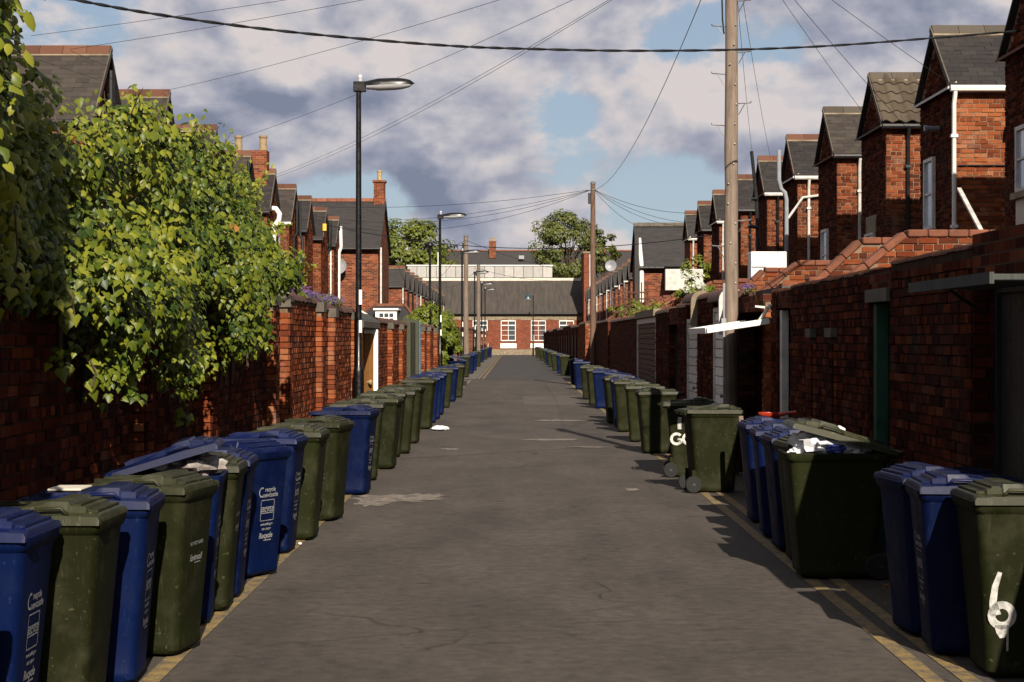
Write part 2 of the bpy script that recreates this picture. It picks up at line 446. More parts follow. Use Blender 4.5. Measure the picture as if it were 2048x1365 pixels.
def worn_paint(name, col, under):
    m, N, b, _ = newmat(name); p = pos(N)
    n1 = N.noise(p, 7, 8, 0.7); n2 = N.noise(p, 60, 3, 0.6)
    f = N.maprange(N.math('ADD', n1, N.math('MULTIPLY', n2, 0.35)), 0.55, 0.78)
    c = N.mix(f, col, under); N.put(b, 'Base Color', N.mix(1.0, c, (ALB, ALB, ALB), 'MULTIPLY')); b.inputs['Roughness'].default_value = 0.85
    bump(N, b, n2, 0.3, 0.004)
    return m


worn_paint('yellow_line', (0.31, 0.205, 0.060), (0.10, 0.080, 0.055))


def setts():
    m, N, b, _ = newmat('setts'); p = pos(N)
    bt = N.n('ShaderNodeTexBrick', {'Vector': p, 'Color1': (0.10, 0.085, 0.06, 1), 'Color2': (0.17, 0.145, 0.105, 1), 'Mortar': (0.04, 0.034, 0.03, 1), 'Scale': 1.0,
                                    'Mortar Size': 0.012, 'Brick Width': 0.22, 'Row Height': 0.13})
    N.put(b, 'Base Color', N.mix(1.0, bt.outputs['Color'], (ALB, ALB, ALB), 'MULTIPLY')); b.inputs['Roughness'].default_value = 0.85
    bump(N, b, N.math('SUBTRACT', 1.0, bt.outputs['Fac']), 0.8, 0.02)


setts()


def timber(name, dark, light, axis_scale=(16, 16, 1.2), rough=0.85):
    m, N, b, _ = newmat(name); tc = N.n('ShaderNodeTexCoord').outputs['Object']
    v = N.vmath('MULTIPLY', tc, axis_scale); n1 = N.noise(v, 1.6, 7, 0.65, 0.6)
    oi = N.n('ShaderNodeObjectInfo').outputs['Random']
    c = N.mix(N.maprange(n1, 0.32, 0.68), dark, light)
    c = N.mix(N.maprange(N.noise(tc, 3.0, 5, 0.6), 0.5, 0.75, 0, 0.4), c, tuple(x * 0.55 for x in dark))
    c = N.mix(1.0, c, N.ramp(oi, [(0, (0.85, 0.85, 0.85)), (1, (1.1, 1.1, 1.1))]), 'MULTIPLY')
    N.put(b, 'Base Color', N.mix(1.0, c, (ALB, ALB, ALB), 'MULTIPLY')); b.inputs['Roughness'].default_value = rough; b.inputs['Specular IOR Level'].default_value = 0.2
    bump(N, b, n1, 0.6, 0.006)
    return m


timber('pole_wood', (0.145, 0.105, 0.080), (0.29, 0.225, 0.175))
timber('pole_wood_red', (0.12, 0.070, 0.048), (0.23, 0.145, 0.105))
timber('gate_wood', (0.20, 0.085, 0.022), (0.33, 0.155, 0.045), (9, 9, 1.0), 0.6)
timber('trellis_wood', (0.075, 0.032, 0.022), (0.13, 0.06, 0.04))
timber('bark', (0.06, 0.042, 0.03), (0.12, 0.085, 0.06))
timber('roof_board', (0.05, 0.055, 0.05), (0.11, 0.12, 0.11))


def leafmat(name, stops, rough=0.4, trans=0.35, spec=0.5):
    m, N, b, out = newmat(name); r = island_random(N); p = pos(N)
    c = N.ramp(r, stops)
    c = N.mix(N.maprange(N.noise(p, 1.4, 4, 0.55), 0.35, 0.65, 0.0, 0.6), c, N.mix(1.0, c, (0.55, 0.72, 0.6), 'MULTIPLY'))
    N.put(b, 'Base Color', N.mix(1.0, c, (ALB, ALB, ALB), 'MULTIPLY')); b.inputs['Roughness'].default_value = rough; b.inputs['Specular IOR Level'].default_value = spec
    tr = N.n('ShaderNodeBsdfTranslucent'); N.put(tr, 'Color', N.mix(1.0, c, (1.25 * ALB, 1.25 * ALB, 0.6 * ALB), 'MULTIPLY'))
    mx = N.n('ShaderNodeMixShader', {0: trans}); N.t.links.new(b.outputs[0], mx.inputs[1]); N.t.links.new(tr.outputs[0], mx.inputs[2])
    N.t.links.new(mx.outputs[0], out.inputs[0])
    return m


leafmat('ivy_leaf', [(0, (0.024, 0.050, 0.006)), (0.35, (0.075, 0.108, 0.008)), (0.7, (0.130, 0.155, 0.010)), (1, (0.215, 0.225, 0.018))], 0.42, 0.16, 0.22)
leafmat('ivy_leaf_pale', [(0, (0.11, 0.14, 0.010)), (0.5, (0.20, 0.215, 0.015)), (1, (0.31, 0.30, 0.030))], 0.44, 0.18, 0.22)
leafmat('bush_leaf', [(0, (0.070, 0.105, 0.010)), (0.5, (0.145, 0.175, 0.015)), (1, (0.26, 0.27, 0.026))], 0.45, 0.22, 0.25)
leafmat('tree_leaf', [(0, (0.085, 0.115, 0.014)), (0.5, (0.16, 0.185, 0.022)), (1, (0.25, 0.265, 0.035))], 0.55, 0.3, 0.3)
leafmat('tree_leaf_olive', [(0, (0.075, 0.088, 0.018)), (0.5, (0.135, 0.15, 0.030)), (1, (0.21, 0.22, 0.046))], 0.55, 0.3, 0.3)
leafmat('flower_purple', [(0, (0.10, 0.045, 0.17)), (0.5, (0.15, 0.075, 0.25)), (1, (0.22, 0.13, 0.33))], 0.6, 0.3, 0.3)
leafmat('flower_white', [(0, (0.65, 0.62, 0.55)), (1, (0.82, 0.80, 0.75))], 0.6, 0.3, 0.3)


def glass_dark(name, col=(0.03, 0.034, 0.04)):
    m, N, b, _ = newmat(name); N.put(b, 'Base Color', N.mix(N.maprange(N.noise(pos(N), 2.0, 3), 0.3, 0.7), col, tuple(x * 1.8 for x in col)))
    b.inputs['Roughness'].default_value = 0.08; b.inputs['Specular IOR Level'].default_value = 0.6
    return m


glass_dark('window_glass'); glass_dark('window_pale', (0.22, 0.25, 0.30))

# ------------------------------------------------------------------ pieces: bricks, slates, tiles
BOXF = np.array([(0, 1, 5, 4), (1, 2, 6, 5), (3, 0, 4, 7), (4, 5, 6, 7), (0, 3, 2, 1)])   # open at the back (y = -)
UNIT = np.array([(-.5, 1, -.5), (.5, 1, -.5), (.5, -1, -.5), (-.5, -1, -.5), (-.5, 1, .5), (.5, 1, .5), (.5, -1, .5), (-.5, -1, .5)], float)
_unit = {}


def unit_meshes(name, mat):
    key = (name, mat)
    if key not in _unit:
        rng = np.random.default_rng(len(_unit) + 5); out = []
        for k in range(5):
            v = UNIT.copy(); v[:, 0] += rng.uniform(-.012, .012, 8); v[:, 2] += rng.uniform(-.035, .035, 8); v[:, 1] += rng.uniform(-.06, .06, 8)
            me = bpy.data.meshes.new(name); me.from_pydata(v.tolist(), [], BOXF.tolist()); me.materials.append(M[mat]); out.append(me)
        _unit[key] = out
    return _unit[key]


def field(O, U, Vv, N, L, H, bl, ch, gap, t, mask=None, bond='stretcher', seed=0, tilt=0.0, proud=0.006):
    """list of pieces (centre, U, V, N, length, height, thickness) laid in courses on a plane"""
    rng = np.random.default_rng(seed); O = np.array(O, float); U = np.array(U, float); Vv = np.array(Vv, float); N = np.array(N, float)
    out = []; rows = int(H / ch + 1e-6)
    for r in range(rows):
        head = bond == 'english' and r % 4 == 2
        w = bl / 2 if head else bl
        u = -((r % 2) * w * 0.5) if not head else -w * 0.25
        u -= rng.uniform(0, 0.012)
        while u < L - 1e-4:
            ww = w * rng.uniform(0.96, 1.04); u0, u1 = max(u, 0.0), min(u + ww, L); u += ww
            if u1 - u0 < 0.03: continue
            v0, v1 = r * ch, (r + 1) * ch
            if mask and not mask(u0, u1, v0, v1): continue
            c = O + U * (u0 + u1) / 2 + Vv * ((v0 + v1) / 2 + rng.uniform(-.003, .003)) + N * rng.uniform(-proud, proud)
            out.append((c, U, Vv, N, u1 - u0 - gap, v1 - v0 - gap, t))
    return out


def lay(parent, name, plural, plist, mat, n_ind=300, maxY=1e9, tilt=0.0, seed=1):
    """the pieces that show largest become objects of their own, the rest one joined part"""
    rng = np.random.default_rng(seed); off = np.array(ROOT[parent.name]); cp = np.array((0, 0, EYE))
    sc_ = []
    for i, (c, U, V, N, l, h, t) in enumerate(plist):
        px, py = proj(c); view = c - cp; d = np.linalg.norm(view)
        s = l * h * max(-np.dot(view, N) / d, 0.0) / d ** 2
        if not (-20 < px < 2068 and -20 < py < 1385) or c[1] > maxY: s = 0
        sc_.append(s)
    order = np.argsort(sc_)[::-1]; ind = set(int(k) for k in order[:n_ind] if sc_[int(k)] > 0)
    ums = unit_meshes(name, mat); vs = []; fs = []
    for i, (c, U, V, N, l, h, t) in enumerate(plist):
        V2, N2 = V, N
        if tilt:
            N2 = N - V * -tilt; N2 = N2 / np.linalg.norm(N2); V2 = V - N * tilt; V2 = V2 / np.linalg.norm(V2)
        if i in ind:
            o = bpy.data.objects.new(name, ums[int(rng.integers(5))]); COL.objects.link(o); o.parent = parent
            m = Matrix.Identity(4)
            cc = c - off
            for k in range(3):
                m[k][0] = U[k] * l; m[k][1] = N2[k] * t; m[k][2] = V2[k] * h; m[k][3] = cc[k]
            o.matrix_basis = m
        else:
            v = UNIT.copy(); v[:, 0] += rng.uniform(-.012, .012, 8); v[:, 2] += rng.uniform(-.035, .035, 8); v[:, 1] += rng.uniform(-.06, .06, 8)
            fs.append(BOXF + 8 * len(vs)); vs.append(c - off + v[:, :1] * l * U + v[:, 1:2] * t * N2 + v[:, 2:] * h * V2)
    if vs:
        me = bpy.data.meshes.new(plural); me.from_pydata(np.concatenate(vs).tolist(), [], np.concatenate(fs).tolist()); me.materials.append(M[mat])
        o = bpy.data.objects.new(plural, me); COL.objects.link(o); o.parent = parent; o['kind'] = 'stuff'


UP = (0, 0, 1)

# ------------------------------------------------------------------ ground, lane, markings
g = MB(); g.add([(-900, -60, -0.03), (900, -60, -0.03), (900, 3500, -0.03), (-900, 3500, -0.03)], [(0, 1, 2, 3)])
struct('ground', g, 'concrete')


def sheet(name, x0, x1, y0, y1, z, mat):
    m = MB(); m.add([(x0, y0, z), (x1, y0, z), (x1, y1, z), (x0, y1, z)], [(0, 1, 2, 3)]); return struct(name, m, mat)


sheet('road', -3.0, 3.3, -20, 80.0, 0.0, 'asphalt')
sheet('road', -9.0, 11.0, 80.35, 99.0, -0.004, 'asphalt_far')
sheet('road', -3.0, 3.3, 80.35, 199.0, 0.0, 'asphalt_far')
sheet('road_seam', -3.0, 3.3, 80.0, 80.35, 0.0, 'asphalt_seam')
sheet('road_patch', 0.25, 1.9, 49.8, 57.5, 0.004, 'asphalt_patch')
sheet('setts_strip', -3.0, -1.74, 81.0, 198.0, 0.006, 'setts')


def ragged_strip(name, x0, x1, y0, y1, z, mat, seed=0, step=0.4, amp=0.004):
    rng = random.Random(seed); m = MB(); n = int((y1 - y0) / step); vs = []
    for i in range(n + 1):
        y = y0 + (y1 - y0) * i / n; vs += [(x0 + rng.uniform(-amp, amp), y, z), (x1 + rng.uniform(-amp, amp), y, z)]
    m.add(vs, [(2 * i, 2 * i + 1, 2 * i + 3, 2 * i + 2) for i in range(n)])
    return struct(name, m, mat)


for i, (x0, x1, y0, y1) in enumerate([(-2.02, -1.915, 4, 79.5), (-2.25, -2.15, 4, 79.5), (2.21, 2.315, 4, 79.5), (2.405, 2.505, 4, 79.5)]):
    ragged_strip('yellow_line', x0, x1, y0, y1, 0.005, 'yellow_line', i)
ragged_strip('yellow_line', -1.70, -1.60, 81.5, 197, 0.010, 'yellow_line', 7, 0.8)
ragged_strip('yellow_line', -1.50, -1.40, 81.5, 197, 0.010, 'yellow_line', 8, 0.8)


def blotch(name, cx, cy, rx, ry, mat, seed, z=0.004):
    rng = random.Random(seed); m = MB(); n = 22
    m.add([(cx, cy, z)] + [(cx + rx * math.cos(2 * math.pi * k / n) * rng.uniform(.6, 1.1), cy + ry * math.sin(2 * math.pi * k / n) * rng.uniform(.5, 1.15), z) for k in range(n)],
          [(0, 1 + k, 1 + (k + 1) % n) for k in range(n)])
    return struct(name, m, mat)


# spilled plaster, oil and repairs on the lane
worn_paint('plaster_spill', (0.27, 0.225, 0.18), (0.090, 0.073, 0.060))
worn_paint('oil_stain', (0.040, 0.032, 0.027), (0.082, 0.067, 0.055))
for k, (px, py, w, h, mt) in enumerate([(790, 998, 95, 9, 'plaster_spill'), (850, 993, 45, 6, 'plaster_spill'), (740, 1008, 40, 6, 'plaster_spill'), (1265, 980, 16, 3, 'plaster_spill'), (900, 899, 22, 2, 'plaster_spill'),
                                        (1100, 880, 60, 2, 'plaster_spill'), (1180, 895, 45, 1.5, 'plaster_spill'), (1120, 842, 60, 2, 'plaster_spill')]):
    Y = FPX * EYE / (py - VY); c = W(px, py, Y)
    blotch('road_stain', c.x, c.y, w * Y / FPX, h * Y * Y / (FPX * EYE), mt, k, 0.004 + 0.0004 * k)

# ------------------------------------------------------------------ yard walls along the lane
XL, XR = -2.95, 3.10     # faces of the two lane walls


def half_round(m, x, y0, y1, z, w, h, n=7):
    """rounded coping running along the lane; x = middle"""
    poly = [(x + w / 2 * math.cos(math.pi * k / n), y0, z + h * math.sin(math.pi * k / n)) for k in range(n + 1)]
    m.prism(poly, (0, y1 - y0, 0), 'y')


def lane_wall(name, label, s, y0, y1, h, bricks='brick_dark_shade', mort='mortar_dark_shade', build=True, z0=0.0, coping='round', n_ind=300, piers=(), seed=0, group=None,
              cop_mat='coping', mask=None, thick=0.23, xface=None, bond='english', ends=True, cop_h=0.125):
    X = xface if xface is not None else (XL if s < 0 else XR)
    root = thing(name, label, 'wall', (X + s * thick / 2, (y0 + y1) / 2, 0), group)
    core = MB(); ins = 0.004 if build else 0.0
    core.box(min(X + s * ins, X + s * thick), max(X + s * ins, X + s * thick), y0 + ins, y1, z0, h)
    obj('wall_core', core, mort if build else ('brick_far' if s < 0 else 'brick_far_dark_shade'), root)
    if build:
        pl = field((X, y0, z0), (0, 1, 0), UP, (-s, 0, 0), y1 - y0, h - z0, 0.225, 0.075, 0.014, 0.010, mask, bond, seed)
        if ends: pl += field((X, y0, z0), (s, 0, 0), UP, (0, -1, 0), thick, h - z0, 0.225, 0.075, 0.014, 0.010, None, 'stretcher', seed + 50)
        pier_p = []
        for pr_ in piers:
            py0, py1, pd = pr_[:3]; ph_ = pr_[3] if len(pr_) > 3 else h - 0.12
            c2 = MB(); c2.box(min(X - s * pd + s * .015, X + s * .05), max(X - s * pd + s * .015, X + s * .05), py0 + .015, py1 - .015, 0, ph_); obj('pier_core', c2, mort, root)
            pl += field((X - s * pd, py0, 0), (0, 1, 0), UP, (-s, 0, 0), py1 - py0, ph_, 0.225, 0.075, 0.011, 0.015, None, 'stretcher', seed + 3)
            pier_p += field((X - s * pd, py0, 0), (s, 0, 0), UP, (0, -1, 0), pd + 0.02, ph_, 0.225, 0.075, 0.011, 0.015, None, 'stretcher', seed + 4)
            cp = MB(); cp.box(X - s * (pd + .03) if s > 0 else X, X if s > 0 else X + pd + .03, py0 - .02, py1 + .02, ph_, ph_ + (.14 if ph_ > 2 else .09)); obj('pier_cap', cp, 'stone_dark', root)
        lay(root, 'brick', 'brickwork', pl, bricks, n_ind, seed=seed)
        if pier_p: lay(root, 'pier_brick', 'pier_brickwork', pier_p, 'brick_orange', 120, seed=seed + 9)  # pier sides turned to the sun: sunlight put into a brighter brick
    if coping == 'round':
        step = 0.23 if build else 4.0; y = y0; k = 0; rng = random.Random(seed); joined = MB()
        while y < y1 - 0.02:
            ye = min(y + step, y1); dz = rng.uniform(-.008, .008)
            if build and k < 60 and y < 45:
                m = MB(); half_round(m, X + s * thick / 2, y + .004, ye - .004, h + dz - 0.002, thick + (.06 if cop_h > .1 else .015), cop_h); obj('coping_brick', m, cop_mat, root, smooth=True)
            else:
                half_round(joined, X + s * thick / 2, y + .004, ye - .004, h + dz - 0.002, thick + (.06 if cop_h > .1 else .015), cop_h)
            y = ye; k += 1
        if joined.v: o = obj('coping', joined, cop_mat, root, smooth=True)
    elif coping == 'flat':
        m = MB(); m.box(X - .03, X + thick + .03, y0, y1, h, h + 0.06) if s > 0 else m.box(X - thick - .03, X + .03, y0, y1, h, h + 0.06); obj('coping', m, cop_mat, root, bevel=0.01)
    return root


# left side, from behind the camera to the crossing
lane_wall('brick_wall', 'shaded brick yard wall under the ivy on the left', -1, 5.0, 21.3, 2.36, 'brick_dark_shade', 'mortar_dark_shade', seed=11, piers=((13.9, 14.25, .09), (17.0, 17.35, .08)))  # shade under the ivy put into the brick and mortar tone
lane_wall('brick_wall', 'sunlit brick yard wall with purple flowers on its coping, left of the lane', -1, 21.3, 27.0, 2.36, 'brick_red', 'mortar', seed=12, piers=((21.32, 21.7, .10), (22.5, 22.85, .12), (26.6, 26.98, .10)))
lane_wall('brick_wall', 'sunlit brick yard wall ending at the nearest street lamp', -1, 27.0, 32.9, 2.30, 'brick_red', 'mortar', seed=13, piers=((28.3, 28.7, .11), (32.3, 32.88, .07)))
lane_wall('brick_wall', 'sunlit brick wall with piers between brown gate and olive gate', -1, 38.2, 48.9, 2.19, 'brick_red', 'mortar', seed=14, n_ind=200, piers=((41.5, 41.9, .12), (45.6, 46.1, .10)))
lane_wall('brick_wall', 'short brick wall with piers between olive gate and the round bush', -1, 53.2, 65.8, 2.20, 'brick_red', 'mortar', seed=15, n_ind=120, piers=((56.2, 56.7, .12), (60.0, 60.5, .12), (64.9, 65.7, .14)))
lane_wall('brick_wall', 'low pinkish brick wall beyond the bush at the crossing', -1, 67.5, 79.0, 1.25, build=False, coping='flat', cop_mat='stone', seed=16)
yy = 96.0
for k in range(6):
    y1 = yy + 16.2
    r = lane_wall('brick_wall', '%s stretch of red yard wall left of the lane past the crossing' % ORD[k + 1], -1, yy, y1, 2.35 + 0.1 * (k % 3), build=False, seed=30 + k, group='far yard walls on the left')
    for q in range(3):
        m = MB(); yq = yy + 2 + 5 * q; m.box(XL, XL + 0.08, yq, yq + 0.45, 0, 2.3 + 0.1 * (k % 3)); obj('pier', m, 'brick_far', r)
        m = MB(); m.box(XL - .01, XL + 0.02, yq + 1.5, yq + 2.4, 0, 2.0); obj('yard_door', m, ('brown_paint', 'olive_paint', 'black_plastic')[(q + k) % 3], r)
    yy = y1 + 0.25

# right side; openings with doors between the walls
segs = [  # y0, y1, height, label
    (9.0, 9.85, 2.55, 'shaded brick yard wall nearest the camera on the right'),
    (12.2, 14.85, 2.46, 'shaded brick wall between the canopied doorway and the green door'),
    (15.75, 20.25, 2.42, 'shaded brick wall with blocked-up openings right of the green door'),
    (21.25, 21.75, 2.40, 'narrow brick pier beside the pale door post'),
    (24.9, 26.35, 2.42, 'brick wall stub behind the big telegraph pole'),
    (28.1, 30.6, 2.50, 'brick wall between the two white shuttered doors'),
    (32.5, 34.2, 2.42, 'brick wall between the louvred white door and a dark door'),
    (36.2, 39.6, 2.38, 'brick wall with rounded steps beside the brown shutter'),
    (45.9, 58.5, 2.35, 'long dark brick wall below the white blossom shrub'),
    (60.0, 70.0, 2.40, 'dark brick wall with reddish posts before the far telegraph pole')]
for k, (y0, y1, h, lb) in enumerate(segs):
    rw_ = lane_wall('brick_wall', lb, 1, y0, y1, h, 'brick_dark_shade', 'mortar_dark_shade', build=y0 < 40, n_ind=300 if y0 < 20 else 150, seed=60 + k,
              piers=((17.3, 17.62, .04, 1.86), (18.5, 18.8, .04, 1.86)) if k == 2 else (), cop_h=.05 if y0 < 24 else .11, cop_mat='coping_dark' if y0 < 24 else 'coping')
    if k == 0:
        m = MB(); m.box(3.1, 3.33, 3.0, 8.99, 0, 1.95); obj('unseen_shade_wall', m, 'brick_far_dark_shade', rw_)  # unseen wall stretch, height chosen for sun and shadow on the nearest bins
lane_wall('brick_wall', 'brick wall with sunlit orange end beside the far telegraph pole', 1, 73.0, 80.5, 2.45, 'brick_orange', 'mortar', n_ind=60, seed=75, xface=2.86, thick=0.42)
yy = 84.0
for k in range(7):
    y1 = yy + 15.8
    r = lane_wall('brick_wall', '%s stretch of dark yard wall right of the lane past the sunlit pier' % ORD[k + 1], 1, yy, y1, 2.4 + 0.12 * (k % 2), build=False, seed=90 + k, group='far yard walls on the right')
    for q in range(3):
        m = MB(); yq = yy + 1 + 5 * q; m.box(XR - 0.05, XR, yq, yq + 0.5, 0, 2.35); obj('pier', m, 'brick_far_dark_shade', r)
        m = MB(); m.box(XR - .02, XR + 0.01, yq + 1.6, yq + 2.5, 0, 2.0); obj('yard_door', m, ('black_plastic', 'brown_paint', 'green_paint')[(q + k) % 3], r)
    yy = y1 + 0.2

# camera-facing sunlit jamb at the open garage, its brick brightened for the light
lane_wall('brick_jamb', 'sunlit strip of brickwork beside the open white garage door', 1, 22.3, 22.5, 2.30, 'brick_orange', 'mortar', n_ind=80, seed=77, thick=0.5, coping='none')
m = MB(); m.box(3.1, 3.33, 9.85, 12.2, 2.24, 2.55)
tag(obj('door_lintel', m, 'brick_far_dark_shade'), 'brick lintel over the dark doorway nearest the camera', 'lintel')
m = MB(); m.box(3.06, 3.34, 14.85, 15.75, 2.16, 2.27)
tag(obj('door_lintel', m, 'stone_dark'), 'grey stone lintel above the green door', 'lintel')
m = MB(); m.box(3.1, 3.33, 14.85, 15.75, 2.27, 2.44)
tag(obj('lintel_brickwork', m, 'brick_far_dark_shade'), 'short brickwork over the stone lintel of the green door', 'brickwork')
m = MB(); m.box(3.1, 3.33, 20.25, 21.25, 2.2, 2.40)
tag(obj('door_lintel', m, 'brick_far_dark_shade'), 'brick lintel above the pale door post', 'lintel')
m = MB(); m.box(3.1, 3.33, 22.5, 24.9, 2.2, 2.41)
tag(obj('door_lintel', m, 'brick_far_dark_shade'), 'dark lintel above the open garage behind the big pole', 'lintel')
m = MB(); m.box(3.1, 3.33, 34.2, 36.2, 2.12, 2.44)
tag(obj('door_lintel', m, 'brick_far_dark_shade'), 'lintel over the dark door with a light stone block', 'lintel')


def yard_door(name, label, y0, y1, z1, x, mat, frame, boards=6, horizontal=False, fw=0.07):
    r = thing(name, label, 'door', (x, (y0 + y1) / 2, 0))
    n = boards
    for k in range(n):
        m = MB()
        if horizontal:
            h = z1 / n; m.box(x, x + .03, y0 + fw, y1 - fw, k * h + .012, (k + 1) * h - .004)
        else:
            w = (y1 - y0 - 2 * fw) / n; m.box(x, x + .03, y0 + fw + k * w + .003, y0 + fw + (k + 1) * w - .003, 0.03, z1)
        obj('slat' if horizontal else 'plank', m, mat, r)
    m = MB(); m.box(x + .035, x + .055, y0 + fw, y1 - fw, 0.01, z1 - .002); obj('backing', m, mat, r)
    m = MB(); m.box(x - .03, x + .06, y0, y0 + fw, 0, z1 + fw); m.box(x - .03, x + .06, y1 - fw, y1, 0, z1 + fw); m.box(x - .03, x + .06, y0 + fw, y1 - fw, z1, z1 + fw)
    obj('frame', m, frame, r, bevel=0.004)
    m = MB(); m.lathe([(0.012, 0), (0.012, .05), (0.03, .06), (0.03, .09), (0.0, .10)], (x, y0 + fw + .1, 1.0), (-1, 0, 0), 10); obj('door_knob', m, 'steel', r, smooth=True)
    return r


yard_door('yard_door', 'green painted plank door set back in the right wall', 14.86, 15.74, 2.08, 3.27, 'green_paint', 'green_paint', 6, fw=0.10)
yard_door('yard_door', 'black plank door under the projecting canopy', 10.0, 12.15, 2.15, 3.26, 'black_plastic', 'black_plastic', 8)
yard_door('yard_door', 'dark door with pale upright post between brick piers', 20.27, 21.23, 2.12, 3.28, 'black_plastic', 'grey_plastic', 5, fw=0.09)
yard_door('shutter_door', 'white horizontally slatted door just past the big telegraph pole', 26.37, 28.08, 2.25, 3.12, 'white_paint', 'white_old', 16, True)
yard_door('shutter_door', 'narrow white louvred door between brick walls', 30.62, 32.48, 2.12, 3.13, 'white_old', 'white_old', 14, True)
yard_door('yard_door', 'dark yard door with a small blue patch of light', 34.22, 36.18, 2.1, 3.25, 'black_plastic', 'black_plastic', 7)
yard_door('shutter_door', 'brown slatted garage shutter with cream lintel', 39.7, 45.8, 2.2, 3.13, 'brown_paint', 'white_old', 18, True, 0.12)
yard_door('yard_door', 'maroon plank door in the long dark wall', 58.55, 59.95, 2.1, 3.2, 'brown_paint', 'brown_paint', 7)
yard_door('yard_door', 'black gate between the long wall and the sunlit pier', 70.05, 72.9, 2.2, 3.2, 'black_plastic', 'black_plastic', 10)
m = MB(); m.box(3.05, 3.4, 39.7, 45.8, 2.34, 2.5)
tag(obj('shutter_lintel', m, 'stone'), 'cream stone lintel over the brown garage shutter', 'lintel')

m = MB(); m.box(3.13, 3.24, 15.60, 15.735, 0, 2.15); tag(obj('door_jamb', m, 'green_paint', bevel=.005), 'green painted jamb post facing the camera at the green door', 'jamb')
m = MB(); m.box(3.125, 3.21, 21.1, 21.24, 0, 2.18); tag(obj('door_jamb', m, 'white_old', bevel=.005), 'pale upright jamb post left of the blocked-up wall', 'jamb')
gi = thing('garage', 'dark garage interior behind the raised white door', 'garage', (4.8, 23.7, 0))
for nm, bx_ in (('roof', (3.34, 6.8, 22.52, 25.1, 2.42, 2.5)), ('side_wall', (3.34, 6.8, 24.95, 25.1, 0, 2.42)), ('near_wall', (3.62, 6.8, 22.52, 22.59, 0, 2.42)), ('back_wall', (6.7, 6.8, 22.6, 24.94, 0, 2.42))):
    m = MB(); m.box(*bx_); obj(nm, m, 'roof_board' if nm == 'roof' else 'brick_far_dark_shade', gi)
# round-ended white wall tops behind the pole
for k, (y, x0, x1, zb, zt, lb) in enumerate([(26.3, 2.98, 3.36, 1.9, 2.45, 'white painted round-topped wall end behind the big pole'),
                                             (30.5, 2.98, 3.36, 2.05, 2.52, 'pale round-topped wall end left of the white slatted door')]):
    m = MB(); n = 10; r = (x1 - x0) / 2; c = (x0 + x1) / 2
    poly = [(x0, y, zb), (x1, y, zb)] + [(c + r * math.cos(math.pi * q / n), y, zt - .05 + r * math.sin(math.pi * q / n)) for q in range(n + 1)]
    m.prism(poly, (0, 0.10, 0), 'y'); tag(obj('wall_end', m, 'white_old' if k == 0 else 'stone', smooth=False), lb, 'wall end')
    m = MB(); half_round(m, c, y + .11, y + 1.7, zt - .05, r * 2, r); tag(obj('round_coping', m, 'coping', smooth=True), ('dark rounded coping running back from the white wall end', 'dark rounded coping running back from the pale wall end')[k], 'coping')

# canopy over the nearest doorway
cn = thing('door_canopy', 'grey slab canopy jutting over the dark doorway on the right', 'canopy', (3.1, 11, 2.2))
m = MB(); m.box(2.62, 3.12, 9.9, 11.9, 2.17, 2.205); obj('slab', m, 'roof_board', cn, bevel=0.004)
m = MB(); m.box(2.605, 2.63, 9.88, 11.92, 2.15, 2.215); obj('edge_trim', m, 'roof_board', cn)
for y in (10.0, 11.8):
    m = MB(); m.bar((3.09, y, 2.0), (2.85, y, 2.165), 0.022); obj('bracket', m, 'black_iron', cn)

# open up-and-over garage door
gd = thing('garage_door', 'white up-and-over garage door standing open over the right bins', 'garage door', (3.1, 23, 2.0))
p = [Vector((2.34, 21.95, 1.945)), Vector((3.10, 21.95, 2.06)), Vector((3.10, 24.2, 2.06)), Vector((2.34, 24.2, 1.945))]
nrm = (p[1] - p[0]).cross(p[3] - p[0]).normalized()
u, v = (p[1] - p[0]) / 2, (p[3] - p[0]) / 2; c = (p[0] + p[2]) / 2
m = MB(); m.obox(c, u, v, nrm * .012); obj('door_panel', m, 'white_paint', gd)
for sgn in (-1, 1):
    m = MB(); m.obox(c + v * sgn * .985, u, v.normalized() * .025, nrm * .035); obj('edge_channel', m, 'white_paint', gd, bevel=0.003)
m = MB(); m.obox(c - u * .985, u.normalized() * .02, v * .97, nrm * .035); obj('edge_channel', m, 'white_paint', gd)
for k in range(5):
    m = MB(); m.obox(c + v * (-.7 + .35 * k), u * .95, v.normalized() * .012, nrm * .022); obj('rib', m, 'white_paint', gd)
m = MB(); m.bar(c + u * .75 - v * .9 + nrm * .03, Vector((3.12, 21.97, 2.26)), 0.03); m.bar(Vector((2.93, 21.97, 2.24)), Vector((3.12, 21.97, 2.22)), 0.025); obj('pivot_arm', m, 'white_old', gd)

# left: brown gate in its opening, white post, stone lintel
gt = thing('timber_gate', 'varnished brown plank gate standing ajar beside the nearest lamp post', 'gate', (-2.96, 37.1, 0))
gh, ge = Vector((-2.93, 37.15, 0)), Vector((-3.60, 36.2, 0)); gu = (ge - gh); gl = gu.length; gu.normalize(); gn = Vector((gu.y, -gu.x, 0)); gn = gn if gn.y < 0 else -gn
for k in range(8):
    w = gl / 8; m = MB(); m.obox(gh + gu * (w * (k + .5)) + gn * .002 * (k % 2) + Vector((0, 0, 1.0)), gu * (w / 2 - .004), gn * .018, Vector((0, 0, .95))); obj('plank', m, 'gate_wood', gt)
for z in (0.4, 1.1, 1.75):
    m = MB(); m.obox(gh + gu * gl / 2 - gn * .035 + Vector((0, 0, z)), gu * gl / 2, gn * .015, Vector((0, 0, .05))); obj('rail', m, 'gate_wood', gt)
m = MB(); m.lathe([(.02, 0), (.02, .06), (.05, .07), (.05, .10), (0.0, .12)], gh + gu * .2 + Vector((0, 0, .95)) + gn * .015, gn, 12); obj('gate_knob', m, 'pot_buff', gt, smooth=True)
